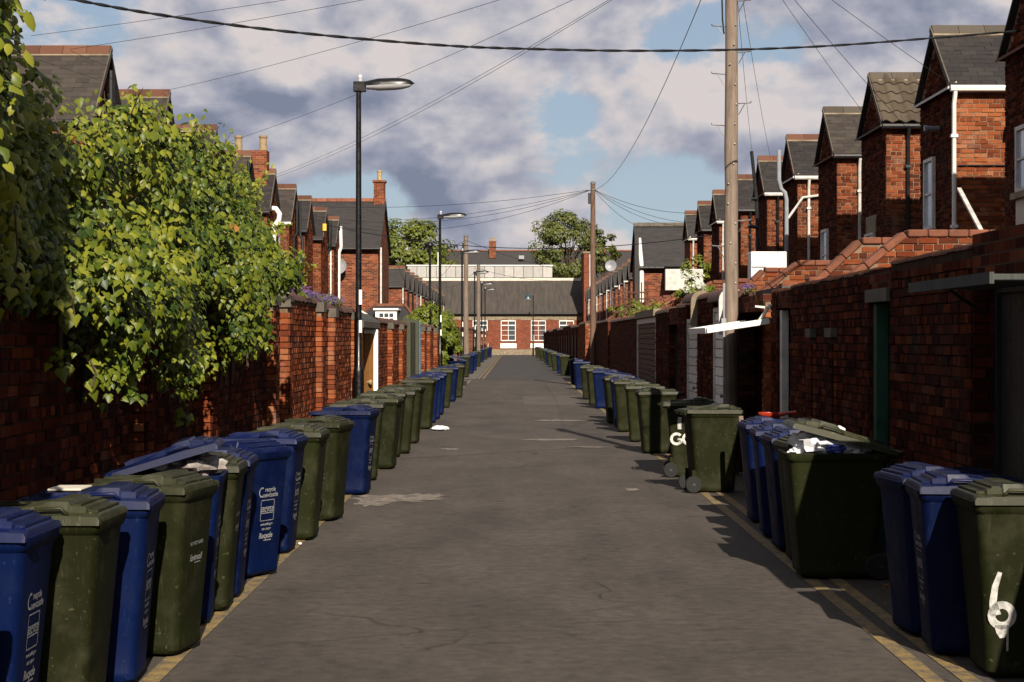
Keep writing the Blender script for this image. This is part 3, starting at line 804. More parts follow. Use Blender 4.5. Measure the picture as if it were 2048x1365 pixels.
m = MB(); m.box(-3.12, -2.84, 37.25, 37.42, 0, 2.03); tag(obj('gate_post', m, 'white_paint'), 'bright white gate post at the far side of the brown gate', 'post')
m = MB(); m.box(-3.2, -2.9, 33.0, 34.25, 0, 2.03); tag(obj('gate_pier', m, 'brick_far_orange'), 'brick pier between nearest lamp post and brown gate', 'pier')
st = thing('gate_lintel', 'weathered stone lintel with small roof above the brown gate', 'lintel', (-3, 36, 2.2))
m = MB(); m.box(-3.2, -2.86, 34.1, 38.2, 2.04, 2.20); obj('stone_block', m, 'stone_dark', st, bevel=.02)
m = MB(); m.prism([(-3.45, 34.0, 2.205), (-2.88, 34.0, 2.205), (-3.1, 34.0, 2.36), (-3.45, 34.0, 2.36)], (0, 4.2, 0), 'y'); obj('roof_boarding', m, 'roof_board', st)
m = MB(); m.box(-3.18, -2.93, 37.45, 38.15, 0, 2.03); tag(obj('gate_pier', m, 'brick_far_orange'), 'orange brick pier just past the white gate post', 'pier')
og = thing('timber_gate', 'olive green boarded gate in the left wall', 'gate', (-2.95, 51, 0))
for k in range(9):
    m = MB(); y0 = 49.2 + k * .42; m.box(-3.0, -2.93 + .005 * (k % 2), y0, y0 + .40, 0.05, 2.3); obj('plank', m, 'olive_paint', og)
m = MB(); m.box(-3.05, -2.84, 48.92, 49.18, 0, 2.4); obj('post', m, 'olive_paint', og); m = MB(); m.box(-3.05, -2.84, 53.0, 53.18, 0, 2.4); obj('post', m, 'olive_paint', og)
m = MB(); m.tube([(-2.9, 54.6, 0), (-2.9, 54.6, 2.35)], 0.05, 8); tag(obj('standpipe', m, 'blue_pipe', smooth=True), 'thin blue-grey pipe standing against the wall past the olive gate', 'pipe')


# yard dividing walls with sloping copings, behind the right lane wall
def yard_wall(y, label, zf=3.0, xs=3.85, xt=4.45, build=True, x1=7.25):
    r = thing('yard_wall', label, 'wall', (5, y, 0), 'sloping yard walls behind the right lane wall')
    prof = lambda x: 2.46 if x < xs else (2.46 + (zf - 2.46) * (x - xs) / (xt - xs) if x < xt else zf)
    t = 0.23; m = MB(); d = .004 if build else 0
    m.prism([(3.34, y + d, 0), (x1, y + d, 0), (x1, y + d, zf), (xt, y + d, zf), (xs, y + d, 2.46), (3.34, y + d, 2.46)], (0, t - d, 0), 'y')
    obj('wall_core', m, 'mortar' if build else 'brick_far', r)
    if build:
        pl = field((3.34, y, 0.3), (1, 0, 0), UP, (0, -1, 0), x1 - 3.34, zf - 0.3, .225, .075, .014, .010, lambda a, b, c, d2: 0.3 + (c + d2) / 2 < prof(3.34 + (a + b) / 2) + .01, 'english', int(y * 7))
        lay(r, 'brick', 'brickwork', pl, 'brick_red', 160, seed=int(y))
    pts = [(3.34, 2.46), (xs, 2.46), (xt, zf), (x1, zf)]
    for (xa, za), (xb, zb) in zip(pts[:-1], pts[1:]):
        L = math.hypot(xb - xa, zb - za); n = max(1, int(L / .23)); ux, uz = (xb - xa) / L, (zb - za) / L
        for k in range(n):
            s0, s1 = L * k / n + .004, L * (k + 1) / n - .004; mid = (s0 + s1) / 2
            m = MB(); m.obox((xa + ux * mid - uz * .045, y + t / 2, za + uz * mid + ux * .045), (ux * (s1 - s0) / 2, 0, uz * (s1 - s0) / 2), (0, t / 2 + .03, 0), (-uz * .042, 0, ux * .042))
            obj('coping_brick', m, 'coping_red', r, bevel=0.012)
    return r


for y, lb, zf, xs, xt in [(14.6, 'nearest sloping yard wall at the right edge, red coping climbing out of frame', 3.15, 3.8, 4.9),
                          (20.5, 'sloping yard wall with long flat red coping below the nearest sunlit gable', 3.0, 3.8, 4.47),
                          (22.6, 'sloping yard wall just behind the one with the long flat coping', 3.03, 3.75, 4.36),
                          (28.5, 'sloping yard wall in front of the third gable from the right', 3.0, 3.85, 4.5),
                          (31.4, 'sloping yard wall beside the white panel', 3.0, 3.8, 4.36),
                          (37.2, 'sloping yard wall just left of the big telegraph pole', 3.0, 3.9, 4.6),
                          (44.5, 'sloping yard wall beneath the white blossom shrub', 3.2, 3.5, 4.9)]:
    yard_wall(y, lb, zf, xs, xt, y < 40)
for k, y in enumerate((50.5, 56.0, 61.5, 67.0, 73)):
    yard_wall(y, '%s sloping yard wall beyond the white blossom shrub' % ORD[k + 1], 3.1, 3.6, 4.6, False)

bxw = thing('white_box', 'white box panel standing on the yard wall right of the pole', 'panel', (4.6, 33.2, 2.9))
m = MB(); m.box(4.33, 4.98, 33.0, 33.5, 2.8, 3.44); obj('box', m, 'white_paint', bxw, bevel=.01)
m = MB(); m.box(4.345, 4.6, 32.985, 32.998, 3.15, 3.17); obj('latch_strip', m, 'grey_plastic', bxw)
m = MB(); m.box(5.0, 6.25, 59.8, 60.1, 3.45, 4.15); tag(obj('white_board', m, 'white_old'), 'pale board panel behind the white blossom shrub', 'panel')
m = MB(); m.bar(W(1918, 378, 22.3), W(1977, 490, 20.4), 0.05, .03); tag(obj('leaning_batten', m, 'white_old'), 'pale batten leaning on the yard wall coping at right', 'batten')

# ------------------------------------------------------------------ houses
def window_part(root, o, u, n, w, h, frame='white_paint', glass='window_pale', bars=(1, 2)):
    """sash window: o = lower left corner, u = along, n = outward"""
    o, u, n = Vector(o), Vector(u), Vector(n); f = 0.06; z = Vector((0, 0, 1))
    m = MB(); m.obox(o + u * w / 2 + z * h / 2 + n * .012, u * (w / 2 - .01), z * (h / 2 - .01), n * .008); wn = obj('window', m, glass, root)
    m = MB()
    for (c, a, b) in ((u * w / 2 + z * f / 2, w / 2, f / 2), (u * w / 2 + z * (h - f / 2), w / 2, f / 2)):
        m.obox(o + c + n * .03, u * a, z * b, n * .03)
    for c in (u * f / 2 + z * h / 2, u * (w - f / 2) + z * h / 2): m.obox(o + c + n * .03, u * f / 2, z * (h / 2 - f), n * .029)
    for k in range(1, bars[1]): m.obox(o + u * w / 2 + z * h * k / bars[1] + n * .028, u * (w / 2 - f), z * .018, n * .02)
    for k in range(1, bars[0]): m.obox(o + u * w * k / bars[0] + z * h / 2 + n * .026, u * .015, z * (h / 2 - f), n * .018)
    obj('window_frame', m, frame, wn)
    m = MB(); m.obox(o + u * w / 2 - z * .05 + n * .05, u * (w / 2 + .08), z * .045, n * .06); obj('sill', m, 'stone', wn)
    return wn


def offshoot(s, Xo, Y0, w, ze, zr, label, Ld=5.0, build=True, roof='slate', ridge='ridge_tile', ind=True, bmat='brick_red', gable='brick_dark_shade',
             gutter='black_plastic', pipe=('black_plastic', 0.45), zmin=2.0, group=None, ledge='ridge_tile'):
    X = s * Xo; X2 = s * (Xo + Ld); Ym = Y0 + w / 2
    r = thing('rear_wing', label, 'house', (X, Ym, 0), group)
    d = .004 if build else 0
    m = MB(); a = X + s * d
    m.prism([(a, Y0 + d, 0), (a, Y0 + w, 0), (a, Y0 + w, ze), (a, Ym, zr - .03), (a, Y0 + d, ze)], (X2 - a, 0, 0), 'x')
    obj('wall_core', m, 'mortar' if build else ('brick_far'), r)
    if build:
        pl = field((X, Y0, zmin), (s, 0, 0), UP, (0, -1, 0), Ld, ze - zmin, .225, .075, .015, .009, None, 'english', int(Y0 * 3))
        lay(r, 'brick', 'brickwork', pl, bmat, 300 if ind else 0, seed=int(Y0))
        mk = lambda u0, u1, v0, v1: zmin + v1 < zr - .02 - max(0, abs((u0 if u0 < w / 2 else u1) - w / 2)) * (zr - ze) / (w / 2)
        pl = field((X, Y0, zmin), (0, 1, 0), UP, (-s, 0, 0), w, zr - zmin, .225, .075, .013, .009, mk, 'english', int(Y0 * 3) + 1)
        lay(r, 'gable_brick', 'gable_brickwork', pl, gable, 160 if (ind and Y0 < 40) else 0, seed=int(Y0))  # right gables take the darker brick, their shade painted into it
    # roof: two slopes, pieces on the one turned to the lane's near end
    ov = 0.10; ux = X - s * ov; slope = math.hypot(w / 2, zr - ze); ey, ez = (w / 2) / slope, (zr - ze) / slope
    m = MB()
    ylo, zlo = Y0 - ey * .12, ze - ez * .12
    m.prism([(ux, ylo, zlo), (ux, Ym, zr), (ux, Y0 + w + ey * .12, zlo), (ux, Y0 + w + ey * .12, zlo + .05), (ux, Ym, zr + .055), (ux, ylo, zlo + .05)], (X2 - ux, 0, 0), 'x')
    rf = obj('roof', m, 'slate_far', r)
    nv = (0, -ez, ey); o0 = Vector((ux, ylo, zlo)) + Vector(nv) * .055
    Lr = abs(X2 - ux); Sl = slope + .12
    if build and roof != 'pantile':
        pl = field(o0, (s, 0, 0), (0, ey, ez), nv, Lr, Sl, .26, .135, .004, .004, None, 'stretcher', int(Y0), proud=.003)
        pl = [(c, U, V, N, l, h * 1.12, t) for (c, U, V, N, l, h, t) in pl]
        lay(rf, 'slate', 'slates', pl, roof, 200 if ind else 0, tilt=0.035, seed=int(Y0))
    elif roof == 'pantile':
        n_u, n_v = int(Lr / .26), 5; hh = Sl / n_v
        vs = []; nn = 7; wid = .26
        for iv in (0, 1):
            for k in range(nn):
                t = k / (nn - 1); vs.append((t * wid, 0.030 * math.sin(t * 2 * math.pi) + .03 + (.030 if iv == 0 else 0), iv * hh * 1.06))
        vs += [(x, y - .02, z) for x, y, z in vs[:nn]]
        fs = [(k, k + 1, nn + k + 1, nn + k) for k in range(nn - 1)] + [(2 * nn + k, 2 * nn + k + 1, k + 1, k) for k in range(nn - 1)]
        me = bpy.data.meshes.new('pantile'); me.from_pydata(vs, [], fs); me.materials.append(M['pantile'])
        me.polygons.foreach_set('use_smooth', [True] * len(fs)); auto_smooth(me, 50)
        for iv in range(n_v):
            for iu in range(n_u):
                o = bpy.data.objects.new('pantile', me); COL.objects.link(o); o.parent = rf
                c = np.array(o0) + np.array((s, 0, 0)) * iu * wid + np.array((0, ey, ez)) * iv * hh - np.array(ROOT[r.name])
                mm = Matrix.Identity(4)
                for k in range(3):
                    mm[k][0] = (s, 0, 0)[k]; mm[k][1] = nv[k]; mm[k][2] = (0, ey, ez)[k]; mm[k][3] = c[k]
                o.matrix_basis = mm
    # ridge tiles
    k = 0; x = 0.0; joined = MB()
    while x < Lr - .05:
        xe = min(x + .45, Lr); tgt = MB() if (build and k < 8) else joined
        q = [(ux + s * (x + .004), Ym - .17, zr - .06), (ux + s * (x + .004), Ym - .15, zr + .0), (ux + s * (x + .004), Ym - .03, zr + .125), (ux + s * (x + .004), Ym + .03, zr + .125), (ux + s * (x + .004), Ym + .17, zr - .06)]
        tgt.prism(q, (s * (xe - x - .008), 0, 0), 'x')
        if tgt is not joined: obj('ridge_tile', tgt, ridge, rf)
        x = xe; k += 1
    if joined.v: obj('ridge', joined, ridge, rf)
    # mortar line under the ridge and verge
    m = MB(); m.obox(Vector((ux + s * Lr / 2, Ym, zr)) - Vector((0, ey, ez)) * .19 + Vector(nv) * .07, (Lr / 2, 0, 0), Vector((0, ey, ez)) * .022, Vector(nv) * .012); obj('ridge_mortar', m, 'stone', rf)
    m = MB(); m.obox(Vector((ux - s * .01, Ym, zr)) - Vector((0, ey, ez)) * (slope / 2) + Vector(nv) * .03, (.012, 0, 0), Vector((0, ey, ez)) * (slope / 2 + .06), Vector(nv) * .05); obj('verge', m, 'stone_dark', rf)
    # ledge across the gable at eaves height
    if ledge:
        m = MB(); m.prism([(X + s * .02, Y0 - .08, ze - .02), (X - s * .13, Y0 - .08, ze - .10), (X - s * .13, Y0 - .08, ze - .06), (X + s * .02, Y0 - .08, ze + .03)], (0, w + .16, 0), 'y'); obj('gable_ledge', m, ledge, r)
    if gutter:
        gy = ylo - .055; m = MB(); m.tube([(ux, gy, zlo - .02), (X2, gy, zlo - .02)], .055, 8); obj('gutter', m, gutter, r, smooth=True)
    if pipe:
        pm, px = pipe; xx = X + s * px; gy = ylo - .05
        m = MB(); m.tube([(xx, gy, zlo - .03), (xx, gy, zlo - .10), (xx, Y0 - .06, zlo - .26), (xx, Y0 - .06, 0)], .037, 8); dp = obj('downpipe', m, pm, r, smooth=True)
        for z in (ze - .9, ze - 2.4):
            m = MB(); m.box(xx - .055, xx + .055, Y0 - .11, Y0 - .01, z, z + .05); obj('pipe_clip', m, pm, dp)
    return r


RX, RZE, RZR, RWD = 7.3, 6.06, 7.14, 2.5
rlab = ['rear wing cut by the right edge of the picture', 'sunlit brick rear wing with white downpipe, nearest of the right gables', 'brick rear wing with grey brown pantile roof',
        'brick rear wing with brown slates left of the pantiled one', 'brick rear wing with slanting white waste pipe under its eaves', 'brick rear wing with white vent pipe bent at its eaves',
        'brick rear wing half hidden behind the big telegraph pole', 'brick rear wing with pale gutter just left of the big telegraph pole', 'brick rear wing second left of the big telegraph pole',
        'brick rear wing farthest of the near right row']
rY = [24.3, 29.9, 35.4, 40.8, 46.5, 52.1, 58.2, 64.3, 69.6, 75.0]
RW = []
for k, Y in enumerate(rY):
    kw = dict(build=Y < 71, ind=Y < 50)
    if k == 0: kw.update(roof='slate', pipe=None)
    if k == 1: kw.update(roof='slate', ridge='ridge_grey', gutter='white_paint', pipe=('white_paint', -.02), ledge='white_old', bmat='brick_orange')
    if k == 2: kw.update(roof='pantile', ridge='ridge_grey', ledge='ridge_grey', gutter='black_plastic', pipe=('black_plastic', .42))
    if k == 3: kw.update(roof='slate_brown', ridge='ridge_grey', pipe=('white_old', .50))
    if k == 4: kw.update(gutter='white_old', pipe=('white_old', .28), ledge='white_old')
    if k == 5: kw.update(gutter='white_old', pipe=('black_plastic', .30))
    if k == 6: kw.update(pipe=('black_plastic', .30))
    if k in (7, 9): kw.update(gutter='white_old', pipe=('white_old', .12), ledge='white_old')
    RW.append(offshoot(1, RX, Y, RWD, RZE + 0.02 * (k % 3), RZR, rlab[k], **kw))

# details on the right wings
window_part(RW[0], (7.29, 26.05, 3.95), (0, -1, 0), (-1, 0, 0), .95, .95, 'white_old', 'window_pale', (1, 2))
m = MB(); m.box(7.26, 7.295, 25.0, 26.1, 3.0, 3.85); obj('render_panel', m, 'render_pale', RW[0])
m = MB(); m.box(7.35, 12.2, 29.86, 29.895, 5.93, 6.02); obj('fascia', m, 'white_paint', RW[1])
window_part(RW[1], (7.29, 31.9, 3.75), (0, -1, 0), (-1, 0, 0), .7, 1.25, 'white_old', 'window_pale', (1, 2))
m = MB(); m.box(8.35, 8.47, 29.75, 29.89, 5.72, 5.82); obj('vent_box', m, 'black_plastic', RW[1])
m = MB(); m.bar((8.16, 29.88, 5.25), (8.24, 29.70, 5.05), .05); m.box(8.13, 8.19, 29.7, 29.89, 5.22, 5.36); obj('wall_bracket', m, 'black_iron', RW[1])
m = MB(); m.tube([(7.35, 29.86, 4.72), (8.3, 29.86, 4.72), (8.42, 29.86, 4.64), (8.42, 29.86, 3.62), (8.5, 29.86, 3.5), (9.2, 29.86, 3.45)], .012, 6); obj('wall_cable', m, 'black_plastic', RW[1])
m = MB(); m.lathe([(.045, 0), (.045, .20), (.055, .20), (.055, .26)], (7.28, 30.9, 5.45), (-1, -.1, 0), 10); obj('flue', m, 'grey_plastic', RW[1], smooth=True)
m = MB(); m.box(8.36, 9.0, 35.33, 35.39, 5.0, 5.55); obj('white_board', m, 'white_paint', RW[2])
window_part(RW[2], (8.55, 35.38, 3.45), (1, 0, 0), (0, -1, 0), .7, 1.5, 'white_paint', 'window_glass', (1, 2))
m = MB(); m.box(8.35, 9.0, 35.3, 35.39, 3.0, 3.35); obj('meter_box', m, 'grey_plastic', RW[2])
m = MB(); m.box(7.27, 7.305, 36.3, 37.3, 4.0, 4.35); obj('window_lintel', m, 'stone', RW[2])
window_part(RW[2], (7.29, 37.3, 2.8), (0, -1, 0), (-1, 0, 0), .9, 1.2, 'white_old', 'window_glass', (1, 2))
m = MB(); m.box(8.15, 8.40, 40.70, 40.79, 3.12, 3.36); obj('meter_box', m, 'white_paint', RW[3])
m = MB(); m.box(8.12, 8.5, 40.76, 40.795, 5.0, 5.9); obj('render_patch', m, 'render_pale', RW[3])
window_part(RW[3], (7.29, 42.6, 3.2), (0, -1, 0), (-1, 0, 0), .8, 1.2, 'white_old', 'window_pale', (1, 2))
m = MB(); m.tube([(7.38, 40.74, 4.35), (7.9, 40.74, 4.42), (8.0, 40.74, 4.3), (8.0, 40.74, 3.0)], .012, 6); obj('wall_cable', m, 'black_plastic', RW[3])
m = MB(); m.tube([(7.05, 46.45, 4.95), (7.42, 46.40, 5.48), (8.4, 46.40, 5.60)], .035, 8); obj('waste_pipe', m, 'white_old', RW[4], smooth=True)
m = MB(); m.box(8.2, 8.45, 46.4, 46.49, 3.0, 3.25); obj('meter_box', m, 'white_paint', RW[4])
m = MB(); m.tube([W(1558, 300, 46.45), W(1558, 360, 46.45), W(1562, 378, 46.45), W(1570, 386, 46.45), W(1573, 400, 46.45), W(1573, 540, 46.45)], .055, 8)
tag(obj('vent_pipe', m, 'grey_plastic', smooth=True), 'pale soil vent pipe with a bend beside the right gables', 'pipe')
m = MB(); m.tube([W(1503, 303, 51.0), W(1506, 330, 51.0), W(1513, 400, 51), W(1516, 500, 51)], .05, 8)
sp = tag(obj('vent_pipe', m, 'black_plastic', smooth=True), 'tall black soil pipe leaning just right of the big pole', 'pipe')
m = MB(); m.tube([W(1503, 398, 50.95), W(1515, 398, 50.9)], .04, 6); m.tube([W(1495, 452, 50.95), W(1515, 455, 50.9)], .06, 6); obj('pipe_joint', m, 'black_plastic', sp)

# larger house end behind the near right row
def cross_house(s, xa, xb, y0, w, ze, zr, label, wall='brick_far', ridge='roof_ridge', name='house'):
    r = thing(name, label, 'house', ((xa + xb) / 2, y0 + w / 2, 0)); Ym = y0 + w / 2
    m = MB(); m.prism([(xa, y0, 0), (xa, y0 + w, 0), (xa, y0 + w, ze), (xa, Ym, zr - .05), (xa, y0, ze)], (xb - xa, 0, 0), 'x'); obj('wall', m, wall, r)
    sl = (zr - ze) / (w / 2); xo = .12
    m = MB(); m.prism([(xa - xo, y0 - .2, ze - .2 * sl), (xa - xo, Ym, zr), (xa - xo, y0 + w + .2, ze - .2 * sl), (xa - xo, y0 + w + .2, ze - .2 * sl + .09), (xa - xo, Ym, zr + .09), (xa - xo, y0 - .2, ze - .2 * sl + .09)], (xb - xa + 2 * xo, 0, 0), 'x')
    rf = obj('roof', m, 'slate_far', r)
    n = max(2, int((xb - xa + 2 * xo) / .45)); L = xb - xa + 2 * xo
    for k in range(n):
        m = MB(); x0 = xa - xo + L * k / n
        m.prism([(x0 + .006, Ym - .18, zr + .02), (x0 + .006, Ym - .04, zr + .2), (x0 + .006, Ym + .04, zr + .2), (x0 + .006, Ym + .18, zr + .02)], (L / n - .012, 0, 0), 'x'); obj('ridge_tile', m, ridge, rf)
    m = MB(); m.tube([(xa - xo, y0 - .27, ze - .2 * sl + .02), (xb + xo, y0 - .27, ze - .2 * sl + .02)], .06, 8); obj('gutter', m, 'black_plastic', r, smooth=True)
    return r, rf


bh, bhr = cross_house(1, 5.55, 9.5, 80.0, 5.0, 5.1, 6.95, 'brick house end with plain dark slate roof left of the right gables', ridge='stone_dark')
m = MB(); m.tube([(5.5, 79.9, 6.3), (5.62, 79.9, 5.0), (5.62, 79.9, 1.5)], .10, 8); obj('downpipe', m, 'white_paint', bh, smooth=True)
m = MB(); m.box(5.3, 5.48, 79.6, 79.8, 1.5, 6.4); obj('soil_pipe', m, 'black_plastic', bh)
for k in range(9):
    m = MB(); m.box(5.6 + k * .43, 5.6 + k * .43 + .02, 79.99, 80.0, 4.2, 4.25); 
for k in range(14):
    offshoot(1, RX, 108 + 5.7 * k, 2.6, 5.7, 6.8, '%s small rear wing of the far right row, counted from the near end' % ORD[k + 1], 4.0, build=False, group='far right rear wings',
             gutter=('white_old', 'black_plastic')[k % 2], pipe=(('white_paint', 'black_plastic', 'grey_plastic')[k % 3], -.06), ledge=None)

LX, LZE, LZR, LWD = 7.9, 5.95, 7.38, 2.75
lab = ['brick rear wing with slate roof and black flue above the ivy', 'rear wing showing its roof just above the ivy top', 'rear wing with pale ridge line right of the ivy top',
       'rear wing with black vent pipe before the twin-pot chimney', 'rear wing carrying the brick chimney with two buff pots', 'rear wing with white waste pipe at the right edge of the ivy',
       'rear wing with blue-black slates and twin black pipes', 'rear wing with yellow capped vent left of the end house', 'rear wing with white soil pipe against the end house']
lY = [33.4, 39.3, 45.7, 51.9, 57.3, 62.8, 67.6, 73.2, 78.4]
LW = []
for k, Y in enumerate(lY):
    kw = dict(build=True, ind=Y < 50, roof='slate_brown' if k in (0, 1, 3, 5) else 'slate', gable='brick_red', pipe=('black_plastic', .35), gutter='black_plastic', ledge=None)
    if k == 5: kw.update(gutter='white_paint', pipe=('grey_plastic', .32))
    if k == 8: kw.update(pipe=('white_paint', .12))
    if k in (3, 4, 7): kw.update(pipe=None)
    LW.append(offshoot(-1, LX, Y, LWD, LZE, LZR - 0.03 * k, lab[k], **kw))
m = MB(); m.box(-9.5, -8.65, 33.3, 33.395, 4.6, 5.5); obj('render_panel', m, 'render_pale', LW[0])
window_part(LW[0], (-9.4, 33.39, 3.9), (1, 0, 0), (0, -1, 0), .6, .6, 'white_paint', 'window_glass', (1, 1))


def vent(pts, r, mat, label, bands=True):
    m = MB(); m.tube(pts, r, 10); return tag(obj('vent_pipe', m, mat, smooth=True), label, 'pipe')


vent([W(222, 142, 34.7), W(222, 200, 34.7), W(222, 262, 34.7)], .065, 'black_plastic', 'black flue pipe beside the roof above the ivy')
m = MB(); m.tube([W(200, 192, 34.75), W(222, 192, 34.7)], .065, 8); tag(obj('flue_elbow', m, 'black_plastic', smooth=True), 'short black elbow joining the flue above the ivy', 'pipe')
vent([W(443, 302, 47.7), W(443, 380, 47.7), W(443, 470, 47.7)], .075, 'black_plastic', 'thick black vent pipe in front of the chimney roofs')
vent([W(497, 322, 52.5), W(497, 420, 52.5)], .04, 'black_plastic', 'thin dark pipe left of the chimney stack')
vent([W(542, 417, 58.2), W(552, 418, 58.2), W(559, 428, 58.2), W(558, 440, 58.2), W(549, 452, 58.2), W(547, 470, 58.2), W(547, 590, 58.2)], .085, 'white_paint', 'thick white waste pipe with bends at the ivy edge')
vent([W(594, 403, 64.1), W(594, 466, 64.1), W(588, 476, 64.1), W(588, 600, 64.1)], .055, 'black_plastic', 'left one of two black soil pipes before the blue-black roof')
vent([W(600, 403, 65.0), W(600, 470, 65.0), W(605, 480, 65.0), W(604, 600, 65.0)], .05, 'black_plastic', 'right one of two black soil pipes before the blue-black roof')
vent([W(660, 441, 75.6), W(660, 500, 75.6), W(652, 510, 75.6), W(652, 600, 75.6)], .075, 'black_plastic', 'black soil pipe left of the white one by the end house')
m = MB(); m.tube([W(649, 448, 73.4), W(649, 462, 73.4)], .09, 10); tag(obj('vent_cowl', m, 'yellow_cap', smooth=True), 'yellow vent cowl beside the black soil pipe', 'vent cowl')
vent([W(681, 453, 80.4), W(682, 490, 80.4), W(682, 496, 80.4), W(678, 505, 80.4), W(677, 600, 80.4)], .08, 'white_paint', 'white soil pipe against the brick end house')

# chimney with two buff pots
def chimney(name, label, x, y, wx, wy, z0, z1, pots, mat='brick_far', corbel=True):
    r = thing(name, label, 'chimney', (x, y, z0))
    m = MB(); m.box(x - wx / 2, x + wx / 2, y - wy / 2, y + wy / 2, z0, z1); obj('stack', m, mat, r)
    if corbel:
        m = MB(); m.box(x - wx / 2 - .06, x + wx / 2 + .06, y - wy / 2 - .06, y + wy / 2 + .06, z1, z1 + .10); obj('cap', m, mat, r)
    for q in pots:
        m = MB(); m.lathe([(.14, 0), (.12, .1), (.115, .42), (.14, .43), (.14, .5)], (x + q, y, z1 + (.1 if corbel else 0)), (0, 0, 1), 12); obj('chimney_pot', m, 'pot_buff', r, smooth=True)
    return r


chimney('chimney', 'square brick chimney with two buff pots above the left roofs', -8.55, 58.4, 1.08, .6, 6.2, 7.92, (-.42, .38), corbel=False)
eh, ehr = cross_house(-1, -12.0, -6.42, 84.5, 7.0, 6.15, 8.5, 'brick end house with slate roof and satellite dish on the left', 'brick_far', 'roof_ridge')
chimney('chimney', 'slim brick chimney with one buff pot on the end house', -6.62, 88.0, .52, .7, 8.3, 9.45, (0.0,))
m = MB(); m.tube([(-6.28, 84.3, 6.1), (-6.28, 84.3, 0)], .045, 8); obj('downpipe', m, 'white_old', eh, smooth=True)
m = MB(); m.box(-6.2, -5.98, 84.6, 91.3, 8.0, 8.05)
dish = thing('satellite_dish', 'round grey satellite dish on the end house wall', 'satellite dish', (-8.25, 84.2, 5.2))
m = MB(); n = 20; m.lathe([(0.0, .10), (.16, .085), (.30, .04), (.40, -.03), (.40, -.045), (.30, .02), (.16, .065), (0.0, .08)], (-8.25, 84.05, 5.2), (0.15, 1, -.3), n); obj('reflector', m, 'grey_plastic', dish, smooth=True)
m = MB(); m.bar((-8.25, 84.1, 5.0), (-8.2, 83.65, 4.75), .03); m.box(-8.25, -8.12, 83.58, 83.7, 4.68, 4.80); obj('feed_arm', m, 'black_plastic', dish)
m = MB(); m.bar((-8.25, 84.12, 5.15), (-8.2, 84.5, 5.0), .05); obj('mount', m, 'steel', dish)

# low hipped outbuilding with white dormer window
ob = thing('outbuilding', 'low hipped outbuilding with red ridge and white window behind the left wall', 'outbuilding', (-5.4, 73, 0))
m = MB(); m.box(-6.6, -4.0, 72.2, 76.0, 0, 2.45); obj('wall', m, 'brick_far', ob)
m = MB(); m.add([(-6.8, 72.0, 2.4), (-3.85, 72.0, 2.4), (-3.85, 76.2, 2.4), (-6.8, 76.2, 2.4), (-5.75, 74.1, 3.2), (-4.55, 74.1, 3.2)], [(0, 1, 5, 4), (1, 2, 5), (2, 3, 4, 5), (3, 0, 4), (0, 3, 2, 1)]); orf = obj('roof', m, 'slate_far', ob)
m = MB(); m.bar((-5.75, 74.1, 3.22), (-4.55, 74.1, 3.22), .12); m.bar((-5.75, 74.1, 3.22), (-6.8, 72.0, 2.43), .10); m.bar((-4.55, 74.1, 3.22), (-3.85, 72.0, 2.43), .10); obj('ridge', m, 'roof_ridge', orf)
m = MB(); m.box(-5.6, -4.75, 72.2, 73.6, 2.42, 2.98); obj('dormer', m, 'white_paint', ob)
m = MB(); m.box(-5.68, -4.67, 72.1, 73.7, 2.98, 3.05); obj('dormer_roof', m, 'white_paint', ob)
for i in range(3):
    for j in range(2):
        m = MB(); m.box(-5.44 + i * .2, -5.44 + i * .2 + .16, 72.185, 72.198, 2.50 + j * .2, 2.50 + j * .2 + .15); obj('pane', m, 'window_glass', ob)
m = MB(); m.bar(W(722, 622, 60), W(742, 634, 60), .12, .05); tag(obj('bargeboard', m, 'white_paint'), 'short white sloping board behind the nearest lamp post', 'board')
m = MB(); m.box(-7.0, -4.9, 58.0, 62.0, 0, 2.5); m.prism([(-7.1, 57.9, 2.505), (-4.8, 57.9, 2.505), (-5.9, 57.9, 3.0)], (0, 4.2, 0), 'y'); tag(obj('shed', m, 'brick_far'), 'small brick shed roof behind the wall right of the nearest lamp', 'shed')

for k in range(13):
    offshoot(-1, LX - .5, 118 + 5.6 * k, 2.7, 5.3, 6.55 - .02 * k, '%s small rear wing of the far left row, counted from the near end' % ORD[k + 1], 4.0, build=False, group='far left rear wings',
             gutter='black_plastic', pipe=(('white_paint', 'black_plastic', 'black_plastic', 'grey_plastic')[k % 4], -.06), ledge=None)


# main terraces behind the wings
def terrace(s, x0, x1, y0, y1, ze, zr, label):
    r = thing('terrace', label, 'house', ((x0 + x1) / 2, (y0 + y1) / 2, 0)); xm = (x0 + x1) / 2
    m = MB(); m.box(min(x0, x1), max(x0, x1), y0, y1, 0, ze); obj('wall', m, 'brick_far', r)
    m = MB(); m.prism([(x0, y0, ze), (xm, y0, zr), (x1, y0, ze)], (0, y1 - y0, 0), 'y'); obj('roof', m, 'slate_far', r)
    return r


terrace(1, 12.35, 19.5, 22, 79, 6.0, 8.0, 'main terrace range joined to the right rear wings')
terrace(-1, -12.95, -20, 31, 83, 6.0, 8.0, 'main terrace range joined to the left rear wings')
terrace(1, 11.4, 19, 104, 188, 5.8, 7.6, 'main terrace range of the far right row')
terrace(-1, -11.5, -19, 112, 192, 5.4, 7.2, 'main terrace range of the far left row')

